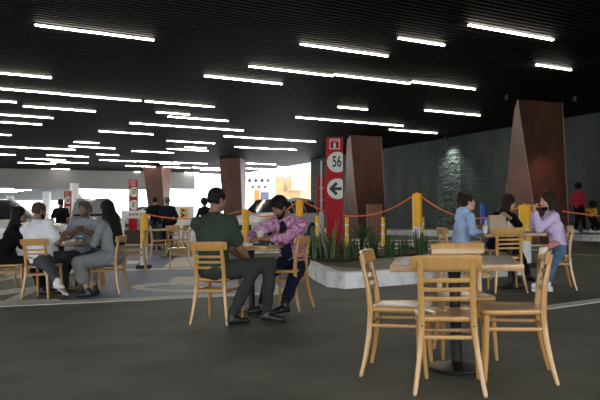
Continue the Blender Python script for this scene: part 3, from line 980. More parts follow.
        H.cone(hd_(0, -0.085, 0.10), hd_(0, -0.12, 0.135), 0.026, 0.042, k=0.008)
        if hair == 'pony':
            H.cone(hd_(0, -0.12, 0.135), hd_(0, -0.155, 0.05), 0.040, 0.030, k=0.008); H.cone(hd_(0, -0.155, 0.05), hd_(0, -0.15, -0.02), 0.028, 0.014, k=0.008)
    elif hair == 'afro':
        H.cut_ell(hd_(0, 0.125, -0.05), A(0.10, 0.09, 0.115), Rh)
        H.noise = 0.004; H.nf = 60
    else:
        ln = {'long': 0.30, 'verylong': 0.50}[hair]
        vw = 1.35 if hair == 'verylong' else 1.0
        H.ell(hd_(0, -0.045, 0.0), A(0.082, 0.075, 0.10) * hs + 0.006, Rh)
        H.cut_ell(hd_(0, 0.11, -0.035), A(0.074, 0.078, 0.105), Rh)
        bk = -R2[:, 1]
        for sx, w_ in ((-0.055, 0.036), (0, 0.044), (0.055, 0.036)):
            a_ = hd_(sx, -0.055, -0.02); b_ = hd_(sx * 1.25, -0.095, -0.13); c_ = NB + R2[:, 0] * sx * 1.5 + bk * (0.10 * bw) - R2[:, 2] * (ln - 0.13)
            H.cone(a_, b_, 0.05, 0.046, k=0.04); H.cone(b_, c_, 0.046 * vw, w_ * 0.8 * vw, k=0.04)
        for sx in (-1, 1):
            a_ = hd_(sx * 0.070, -0.005, 0.04); b_ = hd_(sx * 0.082, -0.01, -0.10)
            H.cone(a_, b_, 0.022, 0.024, k=0.03)
            H.cone(b_, NB + R2[:, 0] * sx * 0.10 + R2[:, 1] * 0.05 - R2[:, 2] * (ln * 0.55 - 0.08), 0.024, 0.016, k=0.03)
    sdf_obj('hair', H, max(0.006, h * 0.7), hm, body)
    if beard:
        Bd = SDF(0.012)
        Bd.ell(hd_(0, 0.028, -0.045), A(0.063, 0.069, 0.076) * hs, Rh); Bd.ell(hd_(0, 0.064, -0.092), A(0.036, 0.034, 0.032), Rh)
        Bd.cut_plane(hd_(0, 0, -0.030), Rh[:, 2] + 0.0 * Rh[:, 1]); Bd.cut_plane(hd_(0, -0.012, 0), -Rh[:, 1])
        Bd.cut_ell(hd_(0, 0.100, -0.060), A(0.020, 0.03, 0.0085), Rh)
        Bd.cut_ell(hd_(0, 0.11, -0.028), A(0.018, 0.03, 0.015), Rh)
        for sx in (-1, 1): Bd.cut_ell(hd_(sx * 0.046, 0.075, -0.030), A(0.024, 0.04, 0.026), Rh)
        sdf_obj('beard', Bd, 0.006, HM[beard], body)
    if mask:
        Mk = SDF(0.01).ell(hd_(0, 0.034, mask[1]), A(0.056, 0.062, 0.034), Rh).cut_plane(hd_(0, 0.03, 0), -Rh[:, 1])
        sdf_obj('face_mask', Mk, 0.006, mask[0], body)
    if cap:
        Cp = SDF(0.01).ell(hd_(0, -0.01, 0.062), A(0.092, 0.106, 0.088), Rh).cut_plane(hd_(0, 0, 0.045), -Rh[:, 2])
        Cp2 = SDF(0.01).ell(hd_(0, 0.11, 0.05), A(0.07, 0.075, 0.008), Rh)
        cp = sdf_obj('cap', Cp, 0.008, cap, body); sdf_obj('peak', Cp2, 0.008, cap, cp)
    # ---- clothes
    if top:
        T = SDF(0.03)
        torso(T, 0.010, 0.06)
        for i in (0, 1):
            s_, el, wr = arms[i]
            g = 0.014
            if sleeve == 'short':
                e_ = s_ * 0.32 + el * 0.68
                T.cone(s_, e_, 0.056 * a_s + g, 0.054 * a_s + g, k=0.04, flatcap=False)
            elif sleeve == 'none':
                pass
            else:
                wr2 = wr * (0.93 if sleeve == 'long' else 0.55) + el * (0.07 if sleeve == 'long' else 0.45)
                T.cone(s_, el, 0.055 * a_s + g, 0.045 * a_s + g, k=0.04)
                T.cone(el, wr2, 0.046 * a_s + g, 0.033 * a_s + g * 0.8, k=0.03)
        if hood:
            T.cone(NB + R2[:, 2] * 0.03 - R2[:, 1] * 0.06 - R2[:, 0] * 0.06, NB + R2[:, 2] * 0.03 - R2[:, 1] * 0.06 + R2[:, 0] * 0.06, 0.06, 0.06, k=0.03)
            T.cone(NB + R2[:, 2] * 0.01 - R2[:, 1] * 0.09, NB - R2[:, 2] * 0.10 - R2[:, 1] * 0.12, 0.07, 0.045, k=0.03)
        T.noise = 0.0045; T.nf = 24
        T.cut_plane(P - Rp[:, 2] * (0.06 if seated else 0.10), -Rp[:, 2])
        T.cut_ell(HC - Rh[:, 2] * 0.02, A(0.085, 0.10, 0.11), Rh)
        sdf_obj(top_name, T, h, top, body)
    if bottom:
        L = SDF(0.03)
        L.ell(P - A(0, 0, 0.01), A(0.168 * bw * u, 0.135 * bw * u, 0.115 * u), Rp, 0.04)
        for i in (0, 1):
            hp, kn, an = legs[i]
            wk = 1.0 if not skirt else 1.25
            L.cone(hp, kn, 0.092 * bw * wk, 0.068 * wk, k=0.05)
            if not skirt:
                an2 = an * 0.92 + kn * 0.08
                L.cone(kn, kn * 0.5 + an * 0.5, 0.068, 0.062, k=0.03); L.cone(kn * 0.5 + an * 0.5, an2, 0.062, 0.050 , k=0.03)
            else:
                L.cone(kn, kn * 0.45 + an * 0.55, 0.085, 0.10, k=0.06)
        if skirt:
            L.cone((legs[0][0] + legs[1][0]) / 2, (legs[0][1] + legs[1][1]) / 2, 0.12, 0.085, k=0.06)
        L.noise = 0.0045; L.nf = 20
        L.cut_plane(P + Rp[:, 2] * 0.10, Rp[:, 2])
        sdf_obj(bottom_name, L, h, bottom, body)
    if shoe:
        for i, sx in enumerate((-1, 1)):
            hp, kn, an = legs[i]
            td = toes[i]
            td = (np.array(Minv.to_3x3() @ Vector(td)) if td is not None else A(sx * 0.15, 1, 0)); td = td / np.linalg.norm(td)
            S = SDF(0.02)
            z0 = an - A(0, 0, 0.045)
            S.cone(z0 - td * 0.035, z0 + td * 0.06, 0.040, 0.042, k=0.02)
            S.cone(z0 + td * 0.05 - A(0, 0, 0.004), z0 + td * 0.165 - A(0, 0, 0.014), 0.042, 0.030, k=0.02)
            S.cone(z0, an + A(0, 0, 0.012), 0.040, 0.042, k=0.02)
            S.cut_plane(z0 - A(0, 0, 0.038), A(0, 0, -1))
            so_ = sdf_obj('shoe', S, max(0.008, h * 0.8), shoe[0], body)
            Q = SDF(0.015).cone(z0 - td * 0.04 - A(0, 0, 0.03), z0 + td * 0.165 - A(0, 0, 0.03), 0.043, 0.035, flat=0.28, fd=(0, 0, 1))
            sdf_obj('sole', Q, max(0.006, h * 0.7), shoe[1], so_)
    info = dict(obj=body, NB=NB, HC=HC, Rh=Rh, R2=R2, arms=arms, legs=legs, W=W, q=q, loc=root_loc)
    return info

def hand(B, el, wr, sx, curl, s, palm, R2):
    """palm and five bent fingers. curl 0 = straight, 1 = closed"""
    d = wr - el; d = d / np.linalg.norm(d)
    if palm is None:
        n = np.array((0, 0, -1.0)) if abs(d[2]) < 0.7 else -R2[:, 0] * sx
    else:
        n = np.array(palm, float)
    n = n - d * n.dot(d); n /= np.linalg.norm(n) + 1e-9     # palm normal
    t = np.cross(n, d) * (sx)                                  # towards the thumb
    t = -t if sx > 0 else -t
    kn0 = wr + d * 0.085 * s
    for k in (-1.5, -0.5, 0.5, 1.5):
        B.cone(wr + t * k * 0.011 * s, kn0 + t * k * 0.020 * s, 0.017 * s, 0.0125 * s, k=0.012)
    for k, L, off in ((1.5, 0.070, -0.004), (0.5, 0.080, 0.002), (-0.5, 0.074, 0.0), (-1.5, 0.058, -0.008)):
        p = kn0 + t * k * 0.020 * s + d * off
        a = 0.25 + curl * 0.9
        dd = d
        for seg, r0, r1 in ((0.45, 0.0095, 0.0088), (0.31, 0.0088, 0.0080), (0.24, 0.0080, 0.0072)):
            dd = dd * math.cos(a) + np.cross(np.cross(dd, n), dd) * math.sin(a); dd /= np.linalg.norm(dd)
            q_ = p + dd * L * seg * s
            B.cone(p, q_, r0 * s, r1 * s, k=0.004)
            p = q_
            a = curl * 0.95
    p = wr + d * 0.025 * s + t * 0.022 * s + n * 0.006
    p1 = p + (d * 0.6 + t * 0.75 + n * 0.35) * 0.038 * s
    B.cone(p, p1, 0.0155 * s, 0.0115 * s, k=0.012)
    p2 = p1 + (d * 0.85 + t * 0.2 + n * (0.3 + 0.4 * curl)) * 0.032 * s
    B.cone(p1, p2, 0.0115 * s, 0.0095 * s, k=0.005)
    B.cone(p2, p2 + (d * 0.9 + n * 0.5 * curl) * 0.022 * s, 0.0095 * s, 0.008 * s, k=0.004)
# ------------------------------------------------------------------ the people
c_green = cloth('dark_green_jersey', (0.042, 0.058, 0.042))
c_grey_tr = cloth('charcoal_trousers', (0.040, 0.042, 0.042))
c_white = cloth('white_cotton', (0.82, 0.83, 0.88))
c_slate = cloth('slate_grey_jeans', (0.075, 0.085, 0.095))
c_black = cloth('black_cotton', (0.008, 0.008, 0.009))
c_navy = cloth('navy_cotton', (0.012, 0.016, 0.035))
c_pale = cloth('pale_blue_grey_linen', (0.32, 0.36, 0.42))
c_dress = cloth('grey_knit', (0.24, 0.25, 0.26))
c_hood = cloth('powder_blue_fleece', (0.42, 0.56, 0.84))
c_lilac = cloth('lilac_knit', (0.64, 0.52, 0.76))
c_jean = cloth('washed_blue_denim', (0.07, 0.13, 0.22), (0.13, 0.21, 0.32), 12)
c_redt = cloth('red_cotton', (0.42, 0.03, 0.05))
c_yel = cloth('mustard_cotton', (0.60, 0.36, 0.03))
c_pink = cloth('pink_patterned_cotton', (0.33, 0.07, 0.19), (0.62, 0.38, 0.55), 30, ramp=(0.38, 0.58), detail=3)
s_white = mat('white_sneaker', (0.72, 0.72, 0.72), 0.6)
s_black = mat('black_leather', (0.012, 0.012, 0.012), 0.35)
s_tan = mat('tan_suede', (0.52, 0.30, 0.08), 0.7)
s_gum = mat('pale_rubber_sole', (0.6, 0.58, 0.52), 0.6)
L2 = Vector
PP = {}
k0 = CH['green'][1]
PP['green'] = person('man in a dark green T-shirt seated with his back to the camera, legs turned right', k0 + L2((-0.03, -0.06, 0)), 60, sc=1.09, skin='brown', h=0.009, build=1.15, lean=-3, lean2=8, side=-2, twist=-32,
    head_yaw=16, head_pitch=12, hip=(0.0, 0.0), hands=(onf(-0.62, 7.45, 0.64), atY(250, 263, 7.42)), poles=((-0.8, -0.5, -0.5), (0.8, -0.7, -0.4)),
    feet=(G(232, 316, 0.09), G(267, 312.5, 0.10)), toes=((0.6, 0.3, 0), (1, -0.25, -0.05)), kneepole=((0.1, 0.5, 1), (0.5, 0.87, 0.85)), legk=1.12,
    hair='crop', hairm='black', top=c_green, top_name='t_shirt', sleeve='short', bottom=c_grey_tr, shoe=(s_black, s_black))
PP['pink'] = person('man in a pink patterned shirt looking down at the table', L2((-0.08, 8.22, 0)), -150, sc=1.03, skin='brown', h=0.009, build=1.12, lean=12, lean2=22,
    head_yaw=14, head_pitch=34, hip=(0.0, -0.04), hands=(atY(263, 239, 7.90), atY(255, 238.5, 7.98)), poles=((-1.0, 0.1, -0.4), (1.0, 0.1, -0.4)),
    feet=(G(283, 309, 0.09), G(262, 306, 0.09)), toes=((-0.6, -0.6, 0), (-1, -0.3, 0)), hair='short', hairm='black', beard='black', top=c_pink, top_name='shirt', sleeve='elbow', bottom=c_navy, shoe=(s_black, s_black))
k0 = CH['white'][1]
PP['white'] = person('heavy man in a white T-shirt seated with his back to the camera at far left', k0 + L2((-0.03, -0.05, 0)), 60, sc=1.04, skin='brown', h=0.012, build=1.28, belly=0.8, lean=-7, lean2=8, side=-10, twist=-34,
    head_yaw=16, head_pitch=12, hip=(0.0, 0.0), hands=(atY(60, 237, 10.1), atY(64, 234, 10.05)), poles=((-0.9, -0.4, -0.5), (0.9, -0.5, -0.6)),
    feet=(G(50, 287, 0.09), G(69.5, 298, 0.16)), toes=((0.7, 0.4, 0), (0.75, -0.35, -0.45)), kneepole=((0.1, 0.5, 1), (0.5, 0.87, 0.85)), legk=1.14,
    hair='crop', hairm='shaved', beard='black', top=c_white, top_name='t_shirt', sleeve='short', bottom=c_slate, shoe=(s_white, s_white))
PP['beard'] = person('bearded grey-haired man laughing with hands clasped at the far left table', L2((-3.40, 10.98, 0)), 172, sc=1.06, skin='brown', h=0.012, build=1.2, belly=0.6, lean=10, lean2=14,
    head_yaw=22, head_pitch=4, head_roll=4, hands=(atY(82.0, 229, 10.56), atY(77.5, 229.5, 10.54)), poles=((-0.6, 0.5, -1), (0.6, 0.5, -1)), palm=((1, 0.2, 0), (-1, 0.2, 0)), curl=0.9,
    feet=(onf(-3.4, 10.75, 0.09), onf(-3.7, 10.8, 0.09)), hair='short', hairm='grey', beard='grey', top=c_pale, top_name='shirt', sleeve='short', bottom=c_slate, shoe=(s_black, s_black))
k0 = CH['grey'][1]
PP['grey'] = person('woman in a loose grey dress with black hair down to her waist', k0 + L2((0.10, 0, 0)), -74, sc=1.03, skin='tan', h=0.012, build=1.2, lean=2, lean2=8, female=True,
    head_yaw=14, head_pitch=4, hands=(atY(94, 241, 10.2), atY(99, 240, 10.5)), poles=((-0.9, -0.3, -0.6), (0.9, -0.3, -0.6)), feet=(G(88, 291, 0.09), G(95, 288, 0.09)), toes=((-1, -0.2, 0), (-1, 0.2, 0)),
    hair='verylong', hairm='black', top=c_dress, top_name='blouse', sleeve='elbow', bottom=c_dress, bottom_name='skirt', skirt=True, shoe=(s_black, s_black), hip=(0, 0.0))
PP['dark'] = person('person dressed in black half hidden behind the man in the white T-shirt', L2((-4.42, 10.30, 0)), 72, skin='tan', h=0.013, lean=16, lean2=26, hands=(atY(34, 242, 10.3), atY(40, 243, 10.2)),
    feet=(onf(-3.85, 10.35, 0.09), onf(-3.85, 10.15, 0.09)), hair='long', hairm='black', top=c_black, top_name='jacket', sleeve='long', bottom=c_black, shoe=(s_black, s_black), female=True, face=False)
PP['dark2'] = person('black-clad guest leaning in just left of the bearded man', L2((-3.74, 12.1, 0)), 175, skin='tan', h=0.013, lean=8, lean2=12, hands=(atY(70, 236, 11.6), atY(66, 234, 11.6)),
    feet=(onf(-3.8, 11.6, 0.09), onf(-4.0, 11.6, 0.09)), hair='short', hairm='black', top=c_black, top_name='jacket', sleeve='long', bottom=c_black, shoe=(s_black, s_black), face=False)
k0 = CH['hoodie'][1]
PP['hoodie'] = person('young woman in a pale blue hoodie with her hair tied up', L2((2.38, 9.95, 0)), 84, sc=0.98, skin='light', h=0.011, build=1.15, female=True, lean=10, lean2=16,
    head_yaw=2, head_pitch=0, hands=(atY(488, 233, 9.95), atY(486, 233.5, 9.7)), poles=((-0.8, -0.3, -0.8), (0.8, -0.2, -0.8)), feet=(G(484, 290, 0.09), G(490, 292, 0.09)), toes=((1, 0.1, 0), (1, -0.15, 0)),
    hair='pony', hairm='brown', top=c_hood, top_name='hoodie', sleeve='long', hood=True, bottom=c_jean, bottom_name='jeans', shoe=(s_tan, s_gum))
PP['black'] = person('young woman in a black top behind the paper bag, turned to her friend', L2((3.13, 10.68, 0)), 158, sc=0.98, skin='light', h=0.011, female=True, lean=12, lean2=22, side=-6,
    head_yaw=-66, head_pitch=10, hands=(atY(507, 215.5, 10.35), atY(520, 234, 10.2)), poles=((-0.9, 0.0, -0.6), (1.0, 0.1, -0.3)), feet=(onf(3.2, 10.3, 0.09), onf(3.45, 10.3, 0.09)),
    hair='long', hairm='brown', top=c_black, top_name='sweater', sleeve='elbow', bottom=c_black, shoe=(s_black, s_black))
k0 = CH['lilac'][1]
PP['lilac'] = person('young woman in a lilac sweater raising her clasped hands to her face', k0 + L2((0.08, 0, 0)), -80, sc=0.96, skin='light', h=0.011, female=True, lean=8, lean2=14,
    head_yaw=-10, head_pitch=6, hands=(atY(535.5, 212, k0.y - 0.12), atY(534, 212, k0.y + 0.0)), poles=((-0.4, 0.3, -1), (0.4, 0.3, -1)), palm=((0.2, 1, 0), (0.2, -1, 0)), curl=0.5,
    feet=(G(540, 290.5, 0.09), G(546, 287, 0.09)), toes=((-1, -0.25, 0), (-1, 0.1, 0)), hair='long', hairm='brown', mask=(c_black, -0.095), top=c_lilac, top_name='sweater', sleeve='long', bottom=c_jean, bottom_name='jeans', shoe=(s_white, s_white))
# red sock of the lilac woman
for (a, k, e) in PP['lilac']['legs']:
    S = SDF(0.01).cone(a * 0 + e, e * 0.86 + k * 0.14, 0.040, 0.043)
    sdf_obj('sock', S, 0.009, cloth('red_sock_knit', (0.5, 0.01, 0.02)), PP['lilac']['obj'])
# navy tee under the open pink shirt
i = PP['pink']
S = SDF(0.02)
cst = i['NB'] - i['R2'][:, 2] * 0.16 + i['R2'][:, 1] * 0.11
S.cone(i['NB'] - i['R2'][:, 2] * 0.03 + i['R2'][:, 1] * 0.06, cst + i['R2'][:, 1] * 0.01, 0.05, 0.062).cone(cst, cst - i['R2'][:, 2] * 0.22 + i['R2'][:, 1] * 0.035, 0.062, 0.07)
sdf_obj('undershirt', S, 0.01, c_navy, i['obj'])
# distant people on their feet
def stand(label, px, top_y, Y, hd, H_=1.72, **k):
    x = (px - 300) / F * Y
    return person(label, L2((x, Y, 0)), hd, sc=H_ / 1.75, seated=False, h=0.02, lean=1, lean2=2, face=False, **k)
stand('standing man in a black T-shirt and jeans seen from behind at far left', 62.5, 203, 21.2, 15, skin='brown', hair='crop', hairm='black', top=c_black, top_name='t_shirt', bottom=c_jean, bottom_name='jeans', shoe=(s_black, s_black), build=1.15)
stand('standing man in a black T-shirt with his back to us, left of the two', 156.5, 197, 22.3, 5, 1.74, skin='brown', hair='crop', hairm='black', top=c_black, top_name='t_shirt', bottom=c_slate, shoe=(s_black, s_black), build=1.1)
stand('standing man in a navy jacket, right of the two beside the distant table', 168.5, 198, 22.0, -30, 1.70, skin='tan', hair='short', hairm='grey', top=c_navy, top_name='jacket', sleeve='long', bottom=c_black, shoe=(s_black, s_black), build=1.15)
stand('dark-haired woman in black standing far behind the green-shirted man', 206, 199, 20.5, 20, 1.60, skin='tan', hair='afro', hairm='black', top=c_black, top_name='blouse', sleeve='long', bottom=c_black, shoe=(s_black, s_black), female=True)
def pave(px, Y):
    x = (px - 300) / F * Y
    return Vector((x, Y, gz(x, Y) + 0.19))
w_loc, c_loc = pave(579.5, 22.1), pave(593.5, 21.9)
hh = (w_loc + c_loc) / 2 + Vector((0.02, 0, 0.62))
wm = person('woman in a red top and dark leggings walking along the far pavement', w_loc, 55, tilt='raised', sc=0.93, seated=False, h=0.02, lean=3, female=True, face=False, skin='dark',
    hands=(None, hh), feet=(w_loc + Vector((-0.18, -0.08, 0.10)), w_loc + Vector((0.22, 0.12, 0.09))), toes=((1, .5, 0), (1, .5, 0)), hair='afro', hairm='black', top=c_redt, top_name='blouse', sleeve='long', bottom=c_black, bottom_name='leggings', shoe=(s_white, s_white))
person('small child in a mustard top holding the hand of the woman in red', c_loc, 65, tilt='raised', sc=0.56, seated=False, h=0.016, lean=3, face=False, skin='dark', build=0.9,
    hands=(hh, None), hipz=0.50, feet=(c_loc + Vector((-0.12, -0.05, 0.10)), c_loc + Vector((0.17, 0.08, 0.09))), toes=((1, .3, 0), (1, .3, 0)), hair='afro', hairm='black', top=c_yel, top_name='t_shirt', sleeve='short', bottom=c_black, bottom_name='leggings', shoe=(s_white, s_white))
# ------------------------------------------------------------------ bollards and rope
def bollard(label, px, py_top, Y, z0, hgt, dia, yel=0.58, base=True):
    c = atY(px, 221, Y); c.z = z0
    t_ = thing('bollard', label, 'bollard', c, 0, None, tilt=False)
    r = dia / 2
    MB().lathe([(r, 0.04), (r, hgt * (1 - yel))], 24).build('lower_sleeve', M['white'], t_)
    MB().lathe([(r + 0.003, hgt * (1 - yel)), (r + 0.003, hgt - 0.02), (r - 0.01, hgt)], 24).build('upper_sleeve', M['yellow'], t_)
    MB().box((0, 0, 0.03), (dia * 1.9, dia * 1.9, 0.10)).build('base', M['dark'], t_, bevel=0.01)
    MB().tube([(0, 0, hgt), (0, 0, hgt + 0.035)], 0.012, 8).build('hook', M['steel'], t_)
    return Vector((c.x, c.y, z0 + hgt + 0.02))
tops = {}
def zt(px, py, Y): return atY(px, py, Y).z
g0 = lambda px, Y, dz=0: gz((px - 300) / F * Y, Y) + dz
for key, lab, px, py, Y, raised, dia in (
  ('a', 'yellow and white bollard standing at the left behind the blue bay', 144.2, 214.5, 14.6, 0, 0.15),
  ('b', 'yellow and white bollard showing between the green and pink shirts', 245.6, 210, 15.0, 0, 0.14),
  ('c', 'yellow and white bollard rising just behind the man in pink', 299.5, 200, 13.2, KH, 0.14),
  ('d', 'tall yellow and white bollard with black foot on the planting island', 417.3, 193.5, 14.8, KH, 0.20),
  ('e', 'thick yellow and white bollard between the woman in black and the lilac sweater', 525.0, 205, 12.6, 0, 0.215)):
    z0 = g0(px, Y, raised - (0.015 if raised else 0))
    tops[key] = bollard(lab, px, py, Y, z0, zt(px, py, Y) - z0, dia)
def rope(a, b_, sag, label):
    pts = []
    for i in range(25):
        k = i / 24
        p = a * (1 - k) + b_ * k
        p.z -= sag * 4 * k * (1 - k)
        pts.append(p)
    base = (a + b_) / 2
    o = MB().tube([p - base for p in pts], 0.013, 8).build('rope', M['orange'], None)
    o.location = base
    tag(o, label, 'rope', None)
rope(tops['a'], tops['b'], 0.16, 'orange rope sagging behind the two standing men')
rope(tops['b'], tops['c'], 0.25, 'orange rope strung behind the man in pink')
rope(tops['c'], tops['d'], 0.42, 'orange rope dipping in front of the red arrow sign')
post_p = Vector(((560 - 300) / F * 15.5, 15.5, 0)); post_p.z = zt(560, 216, 15.5)
rope(tops['d'], tops['e'], 0.40, 'orange rope sagging behind the woman in the blue hoodie')
ep = atY(680, 216, 14.5)
mid = atY(560, 216.4, 13.4)
rope(tops['e'], ep, 0.12, 'orange rope running off to the right edge of the photo')
bollard('yellow and white bollard just outside the right edge of the view', 680, 216, 14.5, g0(680, 14.5), ep.z - 0.02 - g0(680, 14.5), 0.14)
# blue post behind the water bottle
c = atY(483.2, 221, 17.0); z0 = g0(483, 17.0)
t_ = thing('blue_post', 'short blue post standing on the road behind the water bottle', 'post', (c.x, c.y, z0), 0, tilt=False)
hb = zt(483, 203.5, 17.0) - z0
MB().lathe([(0.075, 0.04), (0.075, hb - 0.02), (0.065, hb)], 20).build('sleeve', mat('royal_blue_enamel', (0.01, 0.06, 0.36), 0.4), t_)
MB().box((0, 0, 0.02), (0.26, 0.26, 0.05)).build('base', M['dark'], t_, bevel=0.008)
# flexible delineator posts along the road under the far kerb
for px, pt_, pb, Y, lab in ((346.8, 217.2, 234, 20, 'stubby yellow road post right of the red sign'), (383, 217, 235, 20, 'stubby yellow road post below the second steel column'),
                       (422.6, 217, 236, 21, 'stubby yellow road post half hidden by the tall bollard'), (317.2, 216, 234, 20, 'stubby yellow road post left of the red sign')):
    c = atY(px, 221, Y)
    z0 = g0(px, Y); z1 = zt(px, pt_, Y)
    t_ = thing('road_post', lab, 'post', (c.x, c.y, z0), 0, 'yellow road posts', tilt=False)
    hgt = z1 - z0
    MB().lathe([(0.058, 0.0), (0.055, hgt - 0.03), (0.04, hgt)], 18).build('post', M['yellow'], t_)
    for q in (0.42, 0.72):
        MB().lathe([(0.059, hgt * q), (0.0585, hgt * q + 0.06)], 18).build('reflective_band', M['white'], t_)
    MB().lathe([(0.11, -0.01), (0.11, 0.02), (0.07, 0.05)], 18).build('base', M['dark'], t_)

# ------------------------------------------------------------------ numbered red bay signs
m_face = mat('white_sign_face', (0.62, 0.63, 0.56), 0.5)
def disc_clipped(cx, cz, r, x_max, y, th=0.006, n=40):
    pts = []
    for i in range(n):
        a = 2 * PI * i / n
        pts.append((min(cx + r * math.cos(a), x_max), cz + r * math.sin(a)))
    mb = MB()
    k = len(pts)
    mb.add([(p[0], y, p[1]) for p in pts] + [(p[0], y - th, p[1]) for p in pts], [tuple(range(k)), tuple(range(k, 2 * k))[::-1]] + [(i, (i + 1) % k, k + (i + 1) % k, k + i) for i in range(k)])
    return mb
def bay_sign(label, px, Y, num, z0, second, w=0.335, htop=2.72, zc=None):
    c = atY(px, 221, Y)
    t_ = thing('bay_sign', label, 'sign', (c.x, c.y, z0), R(-2), 'numbered red bay signs', tilt=False)
    h = htop - z0
    MB().box((0, 0, h / 2), (w, 0.22, h)).build('panel', M['red'], t_, bevel=0.012)
    for x in (-w * 0.32, -w * 0.12, w * 0.12, w * 0.32):
        MB().box((x, -0.112, h / 2), (0.012, 0.01, h - 0.04)).build('rib', M['red'], t_)
    MB().box((0, 0, 0.0), (w + 0.12, 0.34, 0.05)).build('base_plate', M['steel'], t_)
    y = -0.118
    xm = w / 2 - 0.004
    cx = 0.065
    # lift emblem: outlined box with a small figure
    zf = h - 0.14
    f = MB()
    f.box((0.0, y, zf + 0.095), (0.20, 0.004, 0.016)).box((0.0, y, zf - 0.095), (0.20, 0.004, 0.016)).box((-0.095, y, zf), (0.016, 0.004, 0.19)).box((0.095, y, zf), (0.016, 0.004, 0.19))
    f.box((0, y, zf + 0.062), (0.17, 0.004, 0.012))
    f.box((0.0, y, zf - 0.02), (0.045, 0.004, 0.075)).box((0.0, y, zf - 0.07), (0.03, 0.004, 0.04)).lathe([(0.0, 0), (0.018, 0.001), (0.018, 0.004)], 14, (0, y, zf + 0.032))
    f.build('lift_emblem', m_face, t_, smooth=False)
    z1 = h - 0.50
    d = disc_clipped(cx - 0.01, z1, 0.205, xm, y).build('number_disc', m_face, t_, smooth=False)
    text('number', num, 0.30, M['black'], d, (0.045, y - 0.010, z1), bold=0.005, sx=0.62)
    z2 = z1 - 0.53
    d = disc_clipped(cx - 0.01, z2, 0.205, xm, y).build('arrow_disc' if second == 'arrow' else 'letter_disc', m_face, t_, smooth=False)
    if second == 'arrow':
        a = MB()
        a.box((0.045, y - 0.008, z2), (0.19, 0.005, 0.062))
        rm = Matrix.Rotation(R(45), 3, 'Y')
        a.box((-0.02, y - 0.008, z2 + 0.05), (0.18, 0.006, 0.062), Matrix.Rotation(R(-45), 3, 'Y')).box((-0.02, y - 0.008, z2 - 0.05), (0.18, 0.006, 0.062), Matrix.Rotation(R(45), 3, 'Y'))
        a.build('arrow', M['black'], d, smooth=False)
    else:
        text('letter', second, 0.29, M['black'], d, (0.035, y - 0.010, z2), bold=0.006, sx=0.75)
    return t_
bay_sign('tall red sign 56 with a black left arrow on the planting island', 334.6, 13.6, '56', g0(334, 13.6, KH), 'arrow')
bay_sign('red sign 57 above the white banner board, left of the standing men', 133.4, 28.0, '57', g0(133, 28), 'E', htop=2.74)
bay_sign('red sign 58 beside a white pillar behind the seated group', 67.6, 36.0, '58', g0(67, 36), 'E', htop=2.65)
# grey pole with its small red cabinet and the white post left of sign 56
c = atY(321.5, 221, 14.6); z0 = g0(321, 14.6, KH - 0.015)
t_ = thing('service_pole', 'slim grey pole carrying a red cabinet, just left of sign 56', 'pole', (c.x, c.y, z0), 0, tilt=False)
MB().tube([(0, 0, 0), (0, 0, 2.0)], 0.022, 10).build('pole', M['steel'], t_)
MB().box((0.0, 0.06, zt(321, 195, 14.6) - z0), (0.19, 0.10, 0.80)).build('red_cabinet', M['red'], t_, bevel=0.01)
for z_ in (200, 188):
    MB().box((0, 0.0, zt(321, z_, 14.6) - z0), (0.09, 0.05, 0.03)).build('bracket', M['steel'], t_)
MB().lathe([(0.055, 0), (0.055, zt(321, 212, 14.6) - z0)], 18).build('white_sleeve', mat('grey_white_sleeve', (0.5, 0.52, 0.53), 0.5), t_)

# slatted timber box against the second column
c = atY(374.5, 221, 24.5)
z0 = g0(374, 24.5)
t_ = thing('slatted_box', 'vertical-slatted brown timber box at the foot of the second column', 'box', (c.x, c.y, z0), 0, tilt=False)
m_sl = mat('reddish_slat_timber', (0.26, 0.10, 0.05), 0.5, var=0.2, scale=6)
hb = zt(374, 204.5, 24.5) - z0
MB().box((0, 0.12, hb / 2), (0.54, 0.3, hb)).build('body', mat('dark_box_core', (0.05, 0.02, 0.012), 0.7), t_)
for i in range(9):
    MB().box((-0.245 + i * 0.0612, -0.045, hb / 2), (0.034, 0.03, hb)).build('slat', m_sl, t_)

# ------------------------------------------------------------------ plants in the island
m_leaf = mat('snake_plant_leaf', (0.025, 0.07, 0.025), 0.4, col2=(0.08, 0.15, 0.05), scale=18, ramp=(0.4, 0.6))
m_leaf_y = mat('yellow_green_leaf', (0.12, 0.16, 0.04), 0.45, col2=(0.22, 0.24, 0.07), scale=18)
def blade(mb, base, hgt, wd, az, lean, twist):
    n = 9
    side = Vector((math.cos(twist), math.sin(twist), 0))
    fwd = Vector((math.cos(az), math.sin(az), 0))
    v = []
    for i in range(n + 1):
        k = i / n
        w = wd * (0.55 + 0.9 * k if k < 0.5 else 1.0) * (1 - max(0, k - 0.45) ** 1.5 * 2.35)
        w = max(w, 0.001)
        p = base + fwd * (lean * hgt * k * k) + Vector((0, 0, hgt * (k - 0.12 * lean * k * k)))
        nrm_ = side.cross(Vector((0, 0, 1)))
        v += [p - side * w, p + nrm_ * w * 0.35, p + side * w, p + nrm_ * (w * 0.35 + 0.004)]
    f = [(i * 4 + j, i * 4 + (j + 1) % 4, i * 4 + 4 + (j + 1) % 4, i * 4 + 4 + j) for i in range(n) for j in range(4)]
    mb.add(v, f)
rng = random.Random(11)
spots = [(303, 258, 28), (307, 259.5, 30), (312, 257, 26), (315.5, 260.5, 31), (319, 258, 24), (323, 260.8, 27), (326.5, 257, 22), (332.5, 260.5, 39), (329, 261.3, 26), (338, 259.5, 20), (346, 260.8, 26), (350.5, 258, 24), (356, 259.5, 22), (371, 258.5, 27), (376, 257.8, 24), (387.5, 258, 26), (391, 257.4, 18), (401.5, 256.4, 16), (406, 256, 20), (418.5, 256.3, 27), (423, 255.3, 22)]
